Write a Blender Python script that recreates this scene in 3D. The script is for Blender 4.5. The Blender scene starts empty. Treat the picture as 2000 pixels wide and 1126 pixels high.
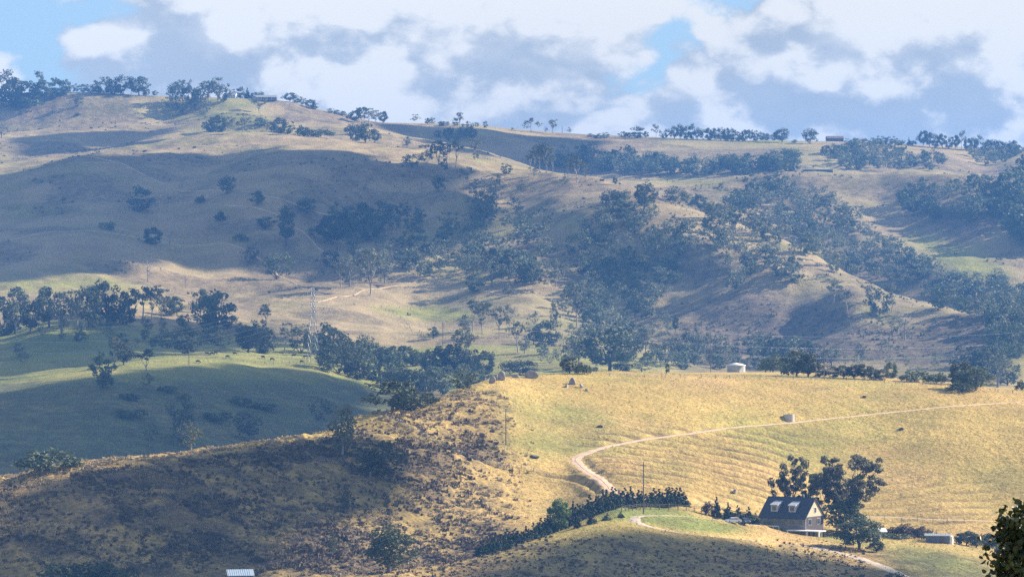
import bpy, math, random
import numpy as np
from mathutils import Vector, Matrix, Euler

SC = bpy.context.scene
COL = SC.collection
R = math.radians
RNG = np.random.default_rng(7)

# ------------------------------------------------------------------ camera, light, exposure
F = 8000.0          # focal length in photograph pixels (2000 px wide frame)
HY = 500.0          # photograph row of the true horizon
cam_d = bpy.data.cameras.new('camera'); cam = bpy.data.objects.new('camera', cam_d); COL.objects.link(cam)
cam_d.sensor_width = 36.0; cam_d.lens = 36.0 * F / 2000.0
cam_d.clip_start = 0.5; cam_d.clip_end = 30000
cam.location = (0, 0, 0); cam.rotation_euler = (R(90) - math.atan((563.0 - HY) / F), 0, 0)
SC.camera = cam

SUN_AZ, SUN_EL = R(66), R(27)       # azimuth to the right of the view direction (+Y)
SDIR = Vector((math.sin(SUN_AZ) * math.cos(SUN_EL), math.cos(SUN_AZ) * math.cos(SUN_EL), math.sin(SUN_EL)))
sun_d = bpy.data.lights.new('sun', 'SUN'); sun_d.energy = 5.0; sun_d.angle = R(0.5); sun_d.color = (1.0, 0.87, 0.70)
sun = bpy.data.objects.new('sun', sun_d); COL.objects.link(sun)
sun.rotation_euler = SDIR.to_track_quat('Z', 'Y').to_euler()
sun.location = (2000, 1000, 1500)

vs = SC.view_settings
vs.view_transform = 'Standard'; vs.look = 'None'; vs.gamma = 1.0; vs.use_curve_mapping = False
vs.exposure = 1.36
SC.cycles.max_bounces = 5; SC.cycles.diffuse_bounces = 2; SC.cycles.glossy_bounces = 2
SC.cycles.volume_bounces = 1; SC.cycles.transparent_max_bounces = 8; SC.cycles.transmission_bounces = 2
SC.cycles.use_denoising = False
try:
    SC.cycles.denoiser = 'OPENIMAGEDENOISE'; SC.cycles.denoising_input_passes = 'RGB_ALBEDO_NORMAL'
except Exception:
    pass
SC.cycles.sample_clamp_indirect = 4.0

# ------------------------------------------------------------------ node helpers
class NT:
    def __init__(s, tree):
        s.t = tree; s.n = tree.nodes; s.l = tree.links
    def node(s, typ, **kw):
        n = s.n.new(typ)
        for k, v in kw.items():
            setattr(n, k, v)
        return n
    def put(s, sock, v):
        if isinstance(v, bpy.types.NodeSocket):
            s.l.new(v, sock)
        elif v is not None:
            sock.default_value = v
    def math(s, op, a, b=None, c=None, clamp=False):
        n = s.node('ShaderNodeMath', operation=op, use_clamp=clamp)
        s.put(n.inputs[0], a)
        if b is not None: s.put(n.inputs[1], b)
        if c is not None: s.put(n.inputs[2], c)
        return n.outputs[0]
    def vmath(s, op, a, b=None):
        n = s.node('ShaderNodeVectorMath', operation=op)
        s.put(n.inputs[0], a)
        if b is not None: s.put(n.inputs[1], b)
        return n.outputs[0]
    def noise(s, vec, scale, detail=4, rough=0.55, dist=0.0):
        n = s.node('ShaderNodeTexNoise')
        s.put(n.inputs['Vector'], vec); n.inputs['Scale'].default_value = scale
        n.inputs['Detail'].default_value = detail; n.inputs['Roughness'].default_value = rough
        n.inputs['Distortion'].default_value = dist
        return n.outputs['Fac']
    def ramp(s, fac, lo, hi, a=0.0, b=1.0, smooth=True):
        n = s.node('ShaderNodeMapRange'); n.interpolation_type = 'SMOOTHSTEP' if smooth else 'LINEAR'
        s.put(n.inputs[0], fac)
        for i, v in zip((1, 2, 3, 4), (lo, hi, a, b)): s.put(n.inputs[i], v)
        return n.outputs[0]
    def mix(s, f, a, b, blend='MIX'):
        n = s.node('ShaderNodeMix', data_type='RGBA', blend_type=blend)
        s.put(n.inputs[0], f)
        for i, v in ((6, a), (7, b)):
            s.put(n.inputs[i], (*v, 1) if isinstance(v, tuple) and len(v) == 3 else v)
        return n.outputs[2]
    def attr(s, name, typ='GEOMETRY'):
        n = s.node('ShaderNodeAttribute', attribute_name=name, attribute_type=typ)
        return n

# ------------------------------------------------------------------ world: physical sky with broken cumulus
world = bpy.data.worlds.new('World'); SC.world = world; world.use_nodes = True
W = NT(world.node_tree); W.n.clear()
CLOUD_OFF = (7.1, 3.2)
sky = W.node('ShaderNodeTexSky', sky_type='NISHITA'); sky.sun_disc = False
sky.sun_elevation = SUN_EL; sky.sun_rotation = SUN_AZ; sky.altitude = 700
sky.air_density = 1.0; sky.dust_density = 0.6; sky.ozone_density = 1.4
tc = W.node('ShaderNodeTexCoord')
sep = W.node('ShaderNodeSeparateXYZ'); W.l.new(tc.outputs['Generated'], sep.inputs[0])
def cloud_field(ox, oz):
    v = W.node('ShaderNodeCombineXYZ')
    W.put(v.inputs[0], W.math('ADD', sep.outputs[0], ox)); W.put(v.inputs[1], sep.outputs[1])
    W.put(v.inputs[2], W.math('ADD', W.math('MULTIPLY', sep.outputs[2], 1.5), oz))
    a = W.noise(v.outputs[0], 10.0, 3, 0.5, 0.3)
    f = W.node('ShaderNodeTexNoise'); f.noise_dimensions = '3D'
    b = W.noise(v.outputs[0], 26.0, 3, 0.5, 0.0)
    c = W.noise(v.outputs[0], 60.0, 6, 0.6, 0.0)
    # billows: folded noise gives rounded heads with creases between them
    fold = lambda x: W.math('SUBTRACT', 1.0, W.math('MULTIPLY', W.math('ABSOLUTE', W.math('SUBTRACT', x, 0.5)), 4.0))
    b2, c2 = W.math('SUBTRACT', 1.0, fold(b)), W.math('SUBTRACT', 1.0, fold(c))
    t = W.math('ADD', W.math('MULTIPLY', a, 1.0), W.math('MULTIPLY', b2, 0.20))
    return W.math('ADD', t, W.math('MULTIPLY', c2, 0.085))
OX, OZ = CLOUD_OFF
d0 = cloud_field(OX, OZ)
d1 = cloud_field(OX + 0.006, OZ + 0.012)         # a little way towards the sun
d2 = cloud_field(OX + 0.016, OZ + 0.034)
hi = W.ramp(sep.outputs[2], 0.10, 0.75, 0.0, 0.16)      # nearer the zenith one sees more gaps between the clouds
dd_ = W.math('SUBTRACT', d0, hi)
cover = W.ramp(dd_, 0.46, 0.535)
l1 = W.ramp(W.math('SUBTRACT', d0, d1), -0.085, 0.11)
l2 = W.ramp(W.math('SUBTRACT', d0, d2), -0.19, 0.22)
lit = W.math('ADD', W.math('MULTIPLY', l1, 0.5), W.math('MULTIPLY', l2, 0.5), clamp=True)
thick = W.ramp(dd_, 0.52, 0.75)
shade = W.math('MULTIPLY', thick, W.ramp(lit, 0.15, 0.7, 0.8, 0.0))
ccol = W.mix(W.ramp(lit, 0.22, 0.80), (4.0, 4.6, 5.3), (7.5, 7.55, 7.4))
ccol = W.mix(shade, ccol, (3.5, 4.15, 5.0))
blue = W.mix(1.0, sky.outputs[0], (0.62, 0.86, 1.30), 'MULTIPLY')
blue = W.mix(0.35, blue, (4.6, 5.9, 6.8))
fin = W.mix(cover, blue, ccol)
bg = W.node('ShaderNodeBackground'); W.put(bg.inputs[0], fin); bg.inputs[1].default_value = 0.05
out = W.node('ShaderNodeOutputWorld'); W.l.new(bg.outputs[0], out.inputs[0])

# ------------------------------------------------------------------ object helpers
def tag(o, label=None, cat=None, group=None, kind=None):
    if label: o['label'] = label
    if cat: o['category'] = cat
    if group: o['group'] = group
    if kind: o['kind'] = kind
    return o
def mesh_from(name, verts, faces, mats=(), smooth=False, mat_idx=None):
    """verts (n,3) array; faces (m,k) array or list of lists"""
    me = bpy.data.meshes.new(name)
    if isinstance(faces, np.ndarray):
        m, k = faces.shape
        me.vertices.add(len(verts)); me.vertices.foreach_set('co', np.asarray(verts, np.float32).ravel())
        me.loops.add(m * k); me.loops.foreach_set('vertex_index', faces.astype(np.int32).ravel())
        me.polygons.add(m); me.polygons.foreach_set('loop_start', np.arange(0, m * k, k, dtype=np.int32))
        me.update(calc_edges=True)
    else:
        me.from_pydata([tuple(v) for v in verts], [], [tuple(f) for f in faces]); me.update()
    for m_ in mats: me.materials.append(m_)
    if mat_idx is not None: me.polygons.foreach_set('material_index', np.asarray(mat_idx, np.int32))
    if smooth: me.polygons.foreach_set('use_smooth', np.ones(len(me.polygons), bool))
    return me
def link(name, me, parent=None, loc=None):
    o = bpy.data.objects.new(name, me); COL.objects.link(o)
    if parent is not None: o.parent = parent
    if loc is not None: o.location = loc
    return o
def empty(name, loc, rz=0.0):
    o = bpy.data.objects.new(name, None); COL.objects.link(o)
    o.location = loc; o.rotation_euler = (0, 0, rz); o.empty_display_size = 1.0
    return o

class MB:
    """collects simple solids, links them as one mesh object"""
    def __init__(s): s.v = []; s.f = []
    def add(s, vs_, fs_):
        b = len(s.v); s.v += [tuple(v) for v in vs_]; s.f += [tuple(i + b for i in f) for f in fs_]
    def box(s, c, d, rz=0.0, M=None):
        x, y, z = d[0] / 2, d[1] / 2, d[2] / 2
        pts = [Vector((a, b, e)) for e in (-z, z) for b in (-y, y) for a in (-x, x)]
        rot = Matrix.Rotation(rz, 3, 'Z') if M is None else M
        pts = [rot @ p + Vector(c) for p in pts]
        s.add(pts, [(0, 2, 3, 1), (4, 5, 7, 6), (0, 1, 5, 4), (2, 6, 7, 3), (0, 4, 6, 2), (1, 3, 7, 5)])
    def tube(s, pts, rads, n=6, cap=True):
        pts = [Vector(p) for p in pts]
        if not hasattr(rads, '__len__'): rads = [rads] * len(pts)
        rings = []
        for i, p in enumerate(pts):
            d = (pts[min(i + 1, len(pts) - 1)] - pts[max(i - 1, 0)]).normalized()
            a = d.orthogonal().normalized() if abs(d.z) > 0.9 else d.cross(Vector((0, 0, 1))).normalized()
            b = d.cross(a).normalized()
            if i == 0: a0 = a
            rings.append([p + (a * math.cos(2 * math.pi * k / n) + b * math.sin(2 * math.pi * k / n)) * rads[i] for k in range(n)])
        base = []
        for r_ in rings: base += r_
        fs_ = []
        for i in range(len(pts) - 1):
            for k in range(n):
                k2 = (k + 1) % n
                fs_.append((i * n + k, i * n + k2, (i + 1) * n + k2, (i + 1) * n + k))
        if cap:
            fs_.append(tuple(range(n))[::-1]); fs_.append(tuple((len(pts) - 1) * n + k for k in range(n)))
        s.add(base, fs_)
    def lathe(s, prof, n=20, c=(0, 0, 0)):
        base = [(c[0] + r_ * math.cos(2 * math.pi * k / n), c[1] + r_ * math.sin(2 * math.pi * k / n), c[2] + z) for r_, z in prof for k in range(n)]
        fs_ = []
        for i in range(len(prof) - 1):
            for k in range(n):
                k2 = (k + 1) % n
                fs_.append((i * n + k, i * n + k2, (i + 1) * n + k2, (i + 1) * n + k))
        s.add(base, fs_)
    def quad(s, *p): s.add(p, [tuple(range(len(p)))])
    def build(s, name, mat, parent=None, smooth=False, loc=None):
        me = mesh_from(name, s.v, s.f, [mat], smooth)
        return link(name, me, parent, loc)

# ------------------------------------------------------------------ numpy noise
def _hash(ix, iy, seed):
    h = (ix.astype(np.int64) * 374761393 + iy.astype(np.int64) * 668265263 + seed * 1274126177) & 0xffffffff
    h = ((h ^ (h >> 13)) * 1274126177) & 0xffffffff
    h = (h ^ (h >> 16)) & 0xffffffff
    return h.astype(np.float64) / 4294967295.0
def vnoise(x, y, seed=0):
    ix = np.floor(x); iy = np.floor(y); fx = x - ix; fy = y - iy
    ux = fx * fx * fx * (fx * (fx * 6 - 15) + 10); uy = fy * fy * fy * (fy * (fy * 6 - 15) + 10)
    a = _hash(ix, iy, seed); b = _hash(ix + 1, iy, seed); c = _hash(ix, iy + 1, seed); d = _hash(ix + 1, iy + 1, seed)
    return (a + (b - a) * ux) * (1 - uy) + (c + (d - c) * ux) * uy - 0.5
def fbm(x, y, wl, octv=3, seed=0, gain=0.5):
    t = 0.0; amp = 1.0
    for i in range(octv):
        ca, sa = math.cos(0.6 * i + seed), math.sin(0.6 * i + seed)
        t = t + amp * vnoise((x * ca - y * sa) / wl + 17.3 * i, (x * sa + y * ca) / wl - 9.1 * i, seed + i * 31)
        amp *= gain; wl *= 0.5
    return t
def pchip_eval(xn, yn, xq):
    """monotone cubic through nodes (1-D)"""
    xn = np.asarray(xn, float); yn = np.asarray(yn, float)
    h = np.diff(xn); d = np.diff(yn) / h; m = np.zeros(len(xn))
    for i in range(1, len(xn) - 1):
        if d[i - 1] * d[i] > 0:
            w1 = 2 * h[i] + h[i - 1]; w2 = h[i] + 2 * h[i - 1]
            m[i] = (w1 + w2) / (w1 / d[i - 1] + w2 / d[i])
    m[0] = d[0]; m[-1] = d[-1]
    xq = np.clip(xq, xn[0], xn[-1])
    k = np.clip(np.searchsorted(xn, xq) - 1, 0, len(h) - 1)
    t = (xq - xn[k]) / h[k]
    return ((2 * t**3 - 3 * t**2 + 1) * yn[k] + (t**3 - 2 * t**2 + t) * h[k] * m[k] + (-2 * t**3 + 3 * t**2) * yn[k + 1] + (t**3 - t**2) * h[k] * m[k + 1])
def S(t): t = np.clip(t, 0, 1); return t * t * (3 - 2 * t)
def band(v, a, b, s): return S((v - a) / s + 0.5) * S((b - v) / s + 0.5)

# ------------------------------------------------------------------ terrain: lines of the land, (azimuth, height as seen, distance)
# each line runs across the land; nodes (azimuth px, row px, distance m). z = (500-row)*D/8000
def zof(y, D): return (HY - y) * D / F
LN = []
def line(nodes, z=None): LN.append(('abs', nodes))
def rel(dD, dz): LN.append(('rel', dD, dz))
line([(-7000, 1330, 850), (0, 1330, 850), (600, 1215, 880), (900, 1180, 915), (1400, 1178, 950), (2000, 1190, 950), (9000, 1190, 950)])
line([(-7000, 1250, 900), (0, 1255, 900), (300, 1205, 905), (600, 1137, 930), (800, 1110, 960), (940, 1088, 985), (1030, 1064, 1008), (1100, 1038, 1030), (1160, 1008, 1045), (1220, 990, 1060), (1330, 990, 1078),
      (1400, 1002, 1086), (1480, 1018, 1094), (1550, 1027, 1108), (1620, 1036, 1112), (1700, 1048, 1112), (1850, 1064, 1105), (1920, 1080, 1100), (2000, 1100, 1090), (9000, 1150, 1080)])
rel([(-7000, 40), (900, 40), (1200, 25), (9000, 25)], [(-7000, -7), (800, -7), (1050, -4), (1200, -1.5), (1330, -0.6), (9000, -0.6)])
line([(-7000, 1000, 1060), (-600, 985, 1060), (0, 940, 1065), (130, 915, 1072), (300, 894, 1090), (470, 872, 1112), (600, 852, 1140), (730, 812, 1180), (820, 787, 1210), (900, 765, 1240), (1000, 737, 1280), (1100, 731, 1310), (1200, 728, 1330),
      (1330, 733, 1340), (1500, 735, 1350), (1700, 741, 1360), (1850, 750, 1350), (2000, 768, 1340), (3000, 810, 1300), (9000, 850, 1300)])
line([(-7000, 1110, 1420), (0, 1110, 1400), (600, 1050, 1450), (900, 950, 1460), (1100, 780, 1500), (1300, 728, 1500), (1500, 726, 1500), (1700, 734, 1500), (2000, 760, 1500), (9000, 850, 1500)])
line([(-7000, 800, 1780), (0, 764, 1790), (100, 744, 1820), (200, 727, 1850), (300, 713, 1900), (420, 708, 1960), (600, 713, 2050), (680, 734, 2060), (760, 748, 2060), (900, 745, 2060), (1000, 738, 2060), (1500, 742, 2000), (2000, 765, 2000), (9000, 850, 2000)])
line([(-7000, 770, 1930), (0, 737, 1940), (100, 722, 1970), (200, 710, 2000), (300, 699, 2050), (420, 692, 2110), (600, 696, 2200), (700, 716, 2210), (760, 722, 2210), (900, 720, 2210), (1000, 714, 2210), (1200, 715, 2210), (1350, 735, 2200), (1500, 745, 2200), (2000, 755, 2200), (9000, 800, 2200)])
line([(-7000, 700, 2280), (0, 668, 2280), (100, 646, 2290), (200, 645, 2300), (300, 655, 2310), (450, 676, 2310), (600, 684, 2320), (800, 700, 2320), (1000, 690, 2320), (1200, 700, 2320), (1350, 722, 2310), (1500, 735, 2310), (1700, 740, 2300), (1900, 745, 2300), (2000, 720, 2300), (9000, 700, 2300)])
line([(-7000, 640, 2430), (0, 626, 2440), (200, 615, 2450), (400, 640, 2450), (600, 655, 2450), (800, 670, 2450), (1000, 668, 2450), (1200, 682, 2440), (1350, 700, 2430), (1500, 712, 2420), (1700, 716, 2410), (1900, 710, 2400), (2000, 690, 2400), (9000, 640, 2400)])
line([(-7000, 560, 2700), (0, 545, 2700), (200, 548, 2700), (400, 572, 2700), (600, 590, 2680), (800, 602, 2680), (1000, 602, 2660), (1200, 612, 2620), (1400, 628, 2570), (1600, 652, 2530), (1800, 668, 2500), (2000, 660, 2480), (9000, 620, 2480)])
line([(-7000, 460, 2950), (0, 450, 2950), (300, 450, 2950), (600, 452, 2950), (800, 468, 2930), (1000, 482, 2880), (1200, 505, 2800), (1400, 545, 2690), (1600, 592, 2610), (1800, 628, 2550), (2000, 635, 2520), (9000, 600, 2520)])
line([(-7000, 360, 3150), (0, 345, 3180), (100, 327, 3200), (180, 308, 3230), (250, 304, 3230), (330, 306, 3230), (430, 315, 3210), (490, 302, 3220), (560, 293, 3230), (640, 294, 3220), (700, 303, 3200), (800, 325, 3150), (900, 352, 3080), (1000, 386, 3020), (1100, 400, 2960),
      (1200, 422, 2890), (1300, 450, 2820), (1400, 487, 2750), (1500, 512, 2710), (1600, 552, 2670), (1800, 606, 2590), (2000, 624, 2550), (9000, 590, 2550)])
line([(-7000, 340, 3280), (0, 326, 3300), (100, 310, 3330), (200, 297, 3360), (300, 283, 3400), (360, 270, 3430), (430, 262, 3450), (520, 262, 3450), (600, 267, 3440), (700, 280, 3420), (800, 292, 3370), (900, 307, 3310), (1040, 331, 3210), (1150, 346, 3150),
      (1260, 378, 3060), (1330, 402, 3000), (1400, 428, 2940), (1500, 459, 2860), (1560, 480, 2810), (1700, 556, 2720), (1800, 592, 2660), (1900, 612, 2630), (2000, 616, 2600), (9000, 570, 2600)])
rel([(-7000, 180), (9000, 180)], [(-7000, 9), (0, 9), (250, 9), (380, 3), (450, -3), (700, -12), (900, -14), (1150, -24), (1400, -34), (1700, -30), (2000, -14), (9000, -10)])
line([(-7000, 290, 3600), (0, 281, 3600), (430, 256, 3680), (700, 277, 3670), (900, 318, 3560), (1100, 372, 3450), (1200, 392, 3380), (1300, 405, 3330), (1500, 425, 3280), (1700, 448, 3200), (1850, 470, 3150), (2000, 505, 3100), (9000, 520, 3100)])
line([(-7000, 290, 3750), (0, 262, 3750), (300, 236, 3780), (500, 232, 3800), (640, 246, 3800), (700, 258, 3790), (900, 288, 3760), (1100, 345, 3650), (1200, 353, 3580), (1280, 352, 3560), (1350, 349, 3550), (1450, 340, 3540), (1550, 334, 3530), (1630, 337, 3530), (1700, 338, 3520), (1780, 332, 3520), (1830, 337, 3520), (1900, 345, 3500), (2000, 342, 3500), (9000, 330, 3500)])
rel([(-7000, 110), (1000, 110), (9000, 130)], [(-7000, 2), (0, 6), (600, 5), (900, 2), (1100, -7), (1250, -10), (1900, -10), (2000, -6), (9000, -6)])
line([(-7000, 230, 4000), (-100, 198, 4000), (0, 198, 4000), (60, 188, 4000), (130, 180, 4000), (230, 183, 4000), (300, 188, 4000), (450, 192, 4000), (560, 197, 4000), (620, 213, 4020), (680, 226, 4060), (750, 240, 4100), (900, 243, 4150), (1000, 252, 4180), (1150, 263, 4200), (1300, 269, 4200), (1500, 275, 4200), (1700, 279, 4200), (1850, 286, 4200), (2000, 292, 4200), (3000, 310, 4200), (9000, 330, 4200)])
rel([(-7000, 500), (9000, 500)], [(-7000, -50), (9000, -45)])
rel([(-7000, 2200), (9000, 2200)], [(-7000, -60), (9000, -60)])

_c = np.concatenate([np.linspace(-7000, -1500, 24)[:-1], np.linspace(-1500, -60, 40)[:-1], np.arange(-60, 2064, 4.2), np.linspace(2068, 3600, 50), np.linspace(3700, 9000, 24)])
CU = _c                                               # column azimuths
near_rows = np.concatenate([np.arange(-60, 60, 8.0), np.geomspace(60, 860, 42)])
RW = np.concatenate([near_rows, np.arange(868, 1010, 2.2), np.arange(1010, 1370, 1.15), np.arange(1372, 1500, 5), np.arange(1500, 1780, 8), np.arange(1780, 1980, 3.0),
                     np.arange(1980, 2460, 4.0), np.arange(2460, 3480, 3.6), np.arange(3480, 4240, 4.6), np.arange(4245, 4400, 15), np.geomspace(4400, 7050, 24)])
nL = len(LN) + 5
LD = np.zeros((nL, len(CU))); LZ = np.zeros((nL, len(CU)))
for i, (d_, z_) in enumerate([(-70, -1.0), (0, -1.7), (32, -6.5), (120, -21), (500, -92)]):
    LD[i] = d_; LZ[i] = z_
for k, L_ in enumerate(LN):
    i = k + 5
    if L_[0] == 'abs':
        nd = L_[1]; xs = [n[0] for n in nd]
        y_ = pchip_eval(xs, [n[1] for n in nd], CU); LD[i] = pchip_eval(xs, [n[2] for n in nd], CU); LZ[i] = zof(y_, LD[i])
    else:
        LD[i] = LD[i - 1] + pchip_eval([a for a, b in L_[1]], [b for a, b in L_[1]], CU)
        LZ[i] = LZ[i - 1] + pchip_eval([a for a, b in L_[2]], [b for a, b in L_[2]], CU)
bad = np.diff(LD, axis=0) <= 5
if bad.any(): print('LINE ORDER', np.argwhere(bad)[:5], [LN[j - 4][1] for j in set(np.argwhere(bad)[:, 0])][:1])
h_ = np.diff(LD, axis=0); dl = np.diff(LZ, axis=0) / h_
m_ = np.zeros_like(LZ)
a_, b_ = dl[:-1], dl[1:]; w1 = 2 * h_[1:] + h_[:-1]; w2 = h_[1:] + 2 * h_[:-1]
with np.errstate(all='ignore'):
    hm = (w1 + w2) / (w1 / a_ + w2 / b_)
m_[1:-1] = np.where(a_ * b_ > 0, hm, 0.0); m_[0] = dl[0]; m_[-1] = dl[-1]
ZB = np.zeros((len(RW), len(CU)))
for r_i, D in enumerate(RW):
    k = np.clip((LD <= D).sum(axis=0) - 1, 0, nL - 2); c = np.arange(len(CU))
    hh = h_[k, c]; t = (np.clip(D, LD[0], LD[-1]) - LD[k, c]) / hh; t = np.clip(t, 0, 1)
    ZB[r_i] = ((2 * t**3 - 3 * t**2 + 1) * LZ[k, c] + (t**3 - 2 * t**2 + t) * hh * m_[k, c] + (-2 * t**3 + 3 * t**2) * LZ[k + 1, c] + (t**3 - t**2) * hh * m_[k + 1, c])
def smooth_rows(Z, w):       # soften the shoulders a little along the distance
    K = np.hanning(w + 2)[1:-1]; K /= K.sum(); P = np.pad(Z, ((w // 2, w // 2), (0, 0)), mode='edge')
    return sum(K[i] * P[i:i + Z.shape[0]] for i in range(w))
GD = RW[:, None] * np.ones_like(CU)[None]; GU = np.ones_like(RW)[:, None] * CU[None]
def xs_of(px, D): return (px - 1000.0) / F * np.maximum(D, 60 + 0 * D)
GX = xs_of(GU, GD); GY = GD
ZG = smooth_rows(ZB, 7)
crest_w = np.zeros_like(ZG)
def height(px, D):
    ci = np.clip(np.searchsorted(CU, px) - 1, 0, len(CU) - 2); ri = np.clip(np.searchsorted(RW, D) - 1, 0, len(RW) - 2)
    a = (px - CU[ci]) / (CU[ci + 1] - CU[ci]); b = (D - RW[ri]) / (RW[ri + 1] - RW[ri])
    return (ZG[ri, ci] * (1 - a) + ZG[ri, ci + 1] * a) * (1 - b) + (ZG[ri + 1, ci] * (1 - a) + ZG[ri + 1, ci + 1] * a) * b
def hit(px, py, dmin=865, dmax=4400):
    """the point of the land first met when looking towards (px, py)"""
    Ds = RW[(RW >= dmin) & (RW <= dmax)]
    z = height(np.full(len(Ds), float(px)), Ds); ys = HY - z * F / Ds
    w = np.where(ys <= py)[0]
    if len(w) == 0:
        i = int(np.argmin(ys)); D = Ds[i]
    else:
        i = w[0]
        D = Ds[0] if i == 0 else Ds[i - 1] + (Ds[i] - Ds[i - 1]) * (ys[i - 1] - py) / max(ys[i - 1] - ys[i], 1e-6)
    return at(px, D)
def at(px, D):
    return Vector((float(xs_of(px, np.float64(D))), float(D), float(height(np.float64(px), np.float64(D)))))
def px_of(x, y): return 1000 + x * F / np.maximum(y, 60)
def ground(x, y): return float(height(np.float64(px_of(x, y)), np.float64(y)))
def seg_dist(X, Y, P):
    best = np.full(X.shape, 1e9)
    for (x0, y0), (x1, y1) in zip(P[:-1], P[1:]):
        dx, dy = x1 - x0, y1 - y0; t = np.clip(((X - x0) * dx + (Y - y0) * dy) / (dx * dx + dy * dy), 0, 1)
        best = np.minimum(best, np.hypot(X - x0 - t * dx, Y - y0 - t * dy))
    return best
def path3(pts, **k): return [tuple(hit(a, b, **k))[:2] for a, b in pts]

# gullies (-) and spurs (+) running down the far faces
ZB0 = ZG.copy()
def carve(pts, w, dz, dmin=2100, **k):
    global ZG
    P = path3(pts, dmin=dmin, **k); d = seg_dist(GX, GY, P); ZG = ZG + dz * np.exp(-(d / w)**2)
carves = [([(985, 372), (1040, 410), (1110, 465), (1180, 540), (1250, 620), (1300, 672)], 34, -8),
          ([(1085, 392), (1120, 440), (1190, 500), (1270, 580), (1370, 660)], 26, 4),
          ([(1200, 440), (1270, 500), (1330, 570), (1420, 650)], 34, -6),
          ([(1310, 460), (1370, 520), (1440, 590)], 26, 6),
          ([(1400, 490), (1400, 540), (1450, 610), (1480, 660)], 32, -6),
          ([(1560, 560), (1560, 610), (1620, 650)], 22, -8),
          ([(1660, 590), (1640, 640), (1680, 680)], 24, 5),
          ([(800, 350), (740, 400), (690, 460), (640, 520)], 46, -12),
          ([(860, 400), (830, 470), (760, 540)], 32, 6),
          ([(930, 420), (900, 500), (840, 560), (830, 640)], 30, -7),
          ([(360, 330), (330, 400), (400, 480), (430, 560)], 42, -7),
          ([(540, 320), (500, 400), (520, 470)], 42, 6),
          ([(160, 320), (170, 420), (120, 500)], 60, 8),
          ([(330, 215), (310, 240), (230, 262)], 34, -6), ([(430, 215), (500, 245)], 34, 5), ([(560, 215), (620, 262)], 34, -5),
          ([(60, 290), (160, 285), (220, 270)], 26, -5),
          ([(840, 262), (960, 300)], 34, -5), ([(980, 268), (1080, 310)], 34, 4),
          ([(1700, 360), (1760, 420), (1860, 480)], 34, -8), ([(1880, 360), (1900, 420), (1990, 480)], 30, 7), ([(1500, 360), (1560, 420), (1600, 470)], 30, -7),
          ([(1940, 300), (1930, 330)], 24, -6), ([(1600, 295), (1580, 320)], 28, 3)]
for c_ in carves: carve(*c_)
# natural unevenness
mid = S((GD - 1700) / 300); far = S((GD - 2400) / 200); nearm = 1 - S((GD - 1350) / 60)
sky_w = 1 - 0.85 * band(GD, 3950, 4250, 120)
ZG = ZG + mid * sky_w * (fbm(GX, GY, 170, 3, 5) * 5.0 * far + fbm(GX, GY, 42, 3, 9) * 2.6 + fbm(GX, GY, 14, 2, 12) * 0.9)
ridged = 1 - np.abs(fbm(GX * 1.0, GY * 0.45, 26, 2, 21)) * 3
ZG = ZG + far * sky_w * ridged * 0.7
u_, v_ = GU, HY - ZB0 * F / np.maximum(GD, 60)
left_slope = nearm * S((1060 - GU) / 130) * S((GD - 985) / 30)
knoll_rough = nearm * band(GD, 900, 1075, 30) * S((v_ - 1035) / 40)
near_all = nearm * S((GD - 860) / 10)
ZG = ZG + near_all * (fbm(GX, GY, 48, 3, 33) * 1.3 + fbm(GX, GY, 7.5, 3, 41) * 0.22) * (1 - 0.55 * band(GD, 1235, 1360, 60) * S((GU - 900) / 100))
ZG = ZG + left_slope * (fbm(GX, GY * 0.8, 30, 3, 55) * 1.6 + np.maximum(fbm(GX, GY, 5.5, 3, 61), -.1) * 1.1 + np.maximum(fbm(GX, GY, 2.6, 2, 63), 0) * 0.6)
ZG = ZG + knoll_rough * (np.maximum(fbm(GX, GY, 3.4, 3, 71), -0.1) * 0.55)
# stock terracettes on the two grazed faces
def terr(ang, wl, seed):
    t = (GX * math.sin(ang) + GY * math.cos(ang)) / wl + fbm(GX, GY, 60, 2, seed) * 0.35 + fbm(GX, GY, 11, 2, seed + 3) * 0.16
    return np.sin(t * 2 * math.pi)
t1 = band(GU, 1140, 1560, 120) * band(v_, 836, 985, 40) * nearm
t2 = band(GU, 1640, 1960, 90) * band(v_, 925, 1030, 36) * nearm
TA, TB = terr(-0.22, 8.2, 81), terr(-0.42, 7.6, 91)
TERR = t1 * TA + t2 * TB * .45
ZG = ZG + t1 * TA * 0.55 + t2 * TB * 0.26
# a worn ditch line down the near spur
ditch = path3([(735, 818), (790, 836), (850, 862), (905, 888), (960, 908), (1050, 924), (1110, 933), (1150, 944), (1172, 957)])
dd = seg_dist(GX, GY, ditch); ZG = ZG - 1.3 * np.exp(-(dd / 1.5)**2) * nearm + 0.45 * np.exp(-((dd - 3.2) / 1.6)**2) * nearm
# level pads cut for the house, the sheds and the tanks
def pad(px, D, r, soft=6.0, z=None, r2=None):
    global ZG
    c = at(px, D); d = np.hypot(GX - c.x, GY - c.y); w = 1 - S((d - r) / soft); zz = c.z if z is None else z
    ZG = ZG * (1 - w) + zz * w
    return zz
HOUSE_PX, HOUSE_D = 1547, 1103
house_z = pad(HOUSE_PX, HOUSE_D, 11.5, 9, z=zof(1050, HOUSE_D - 2))
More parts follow.
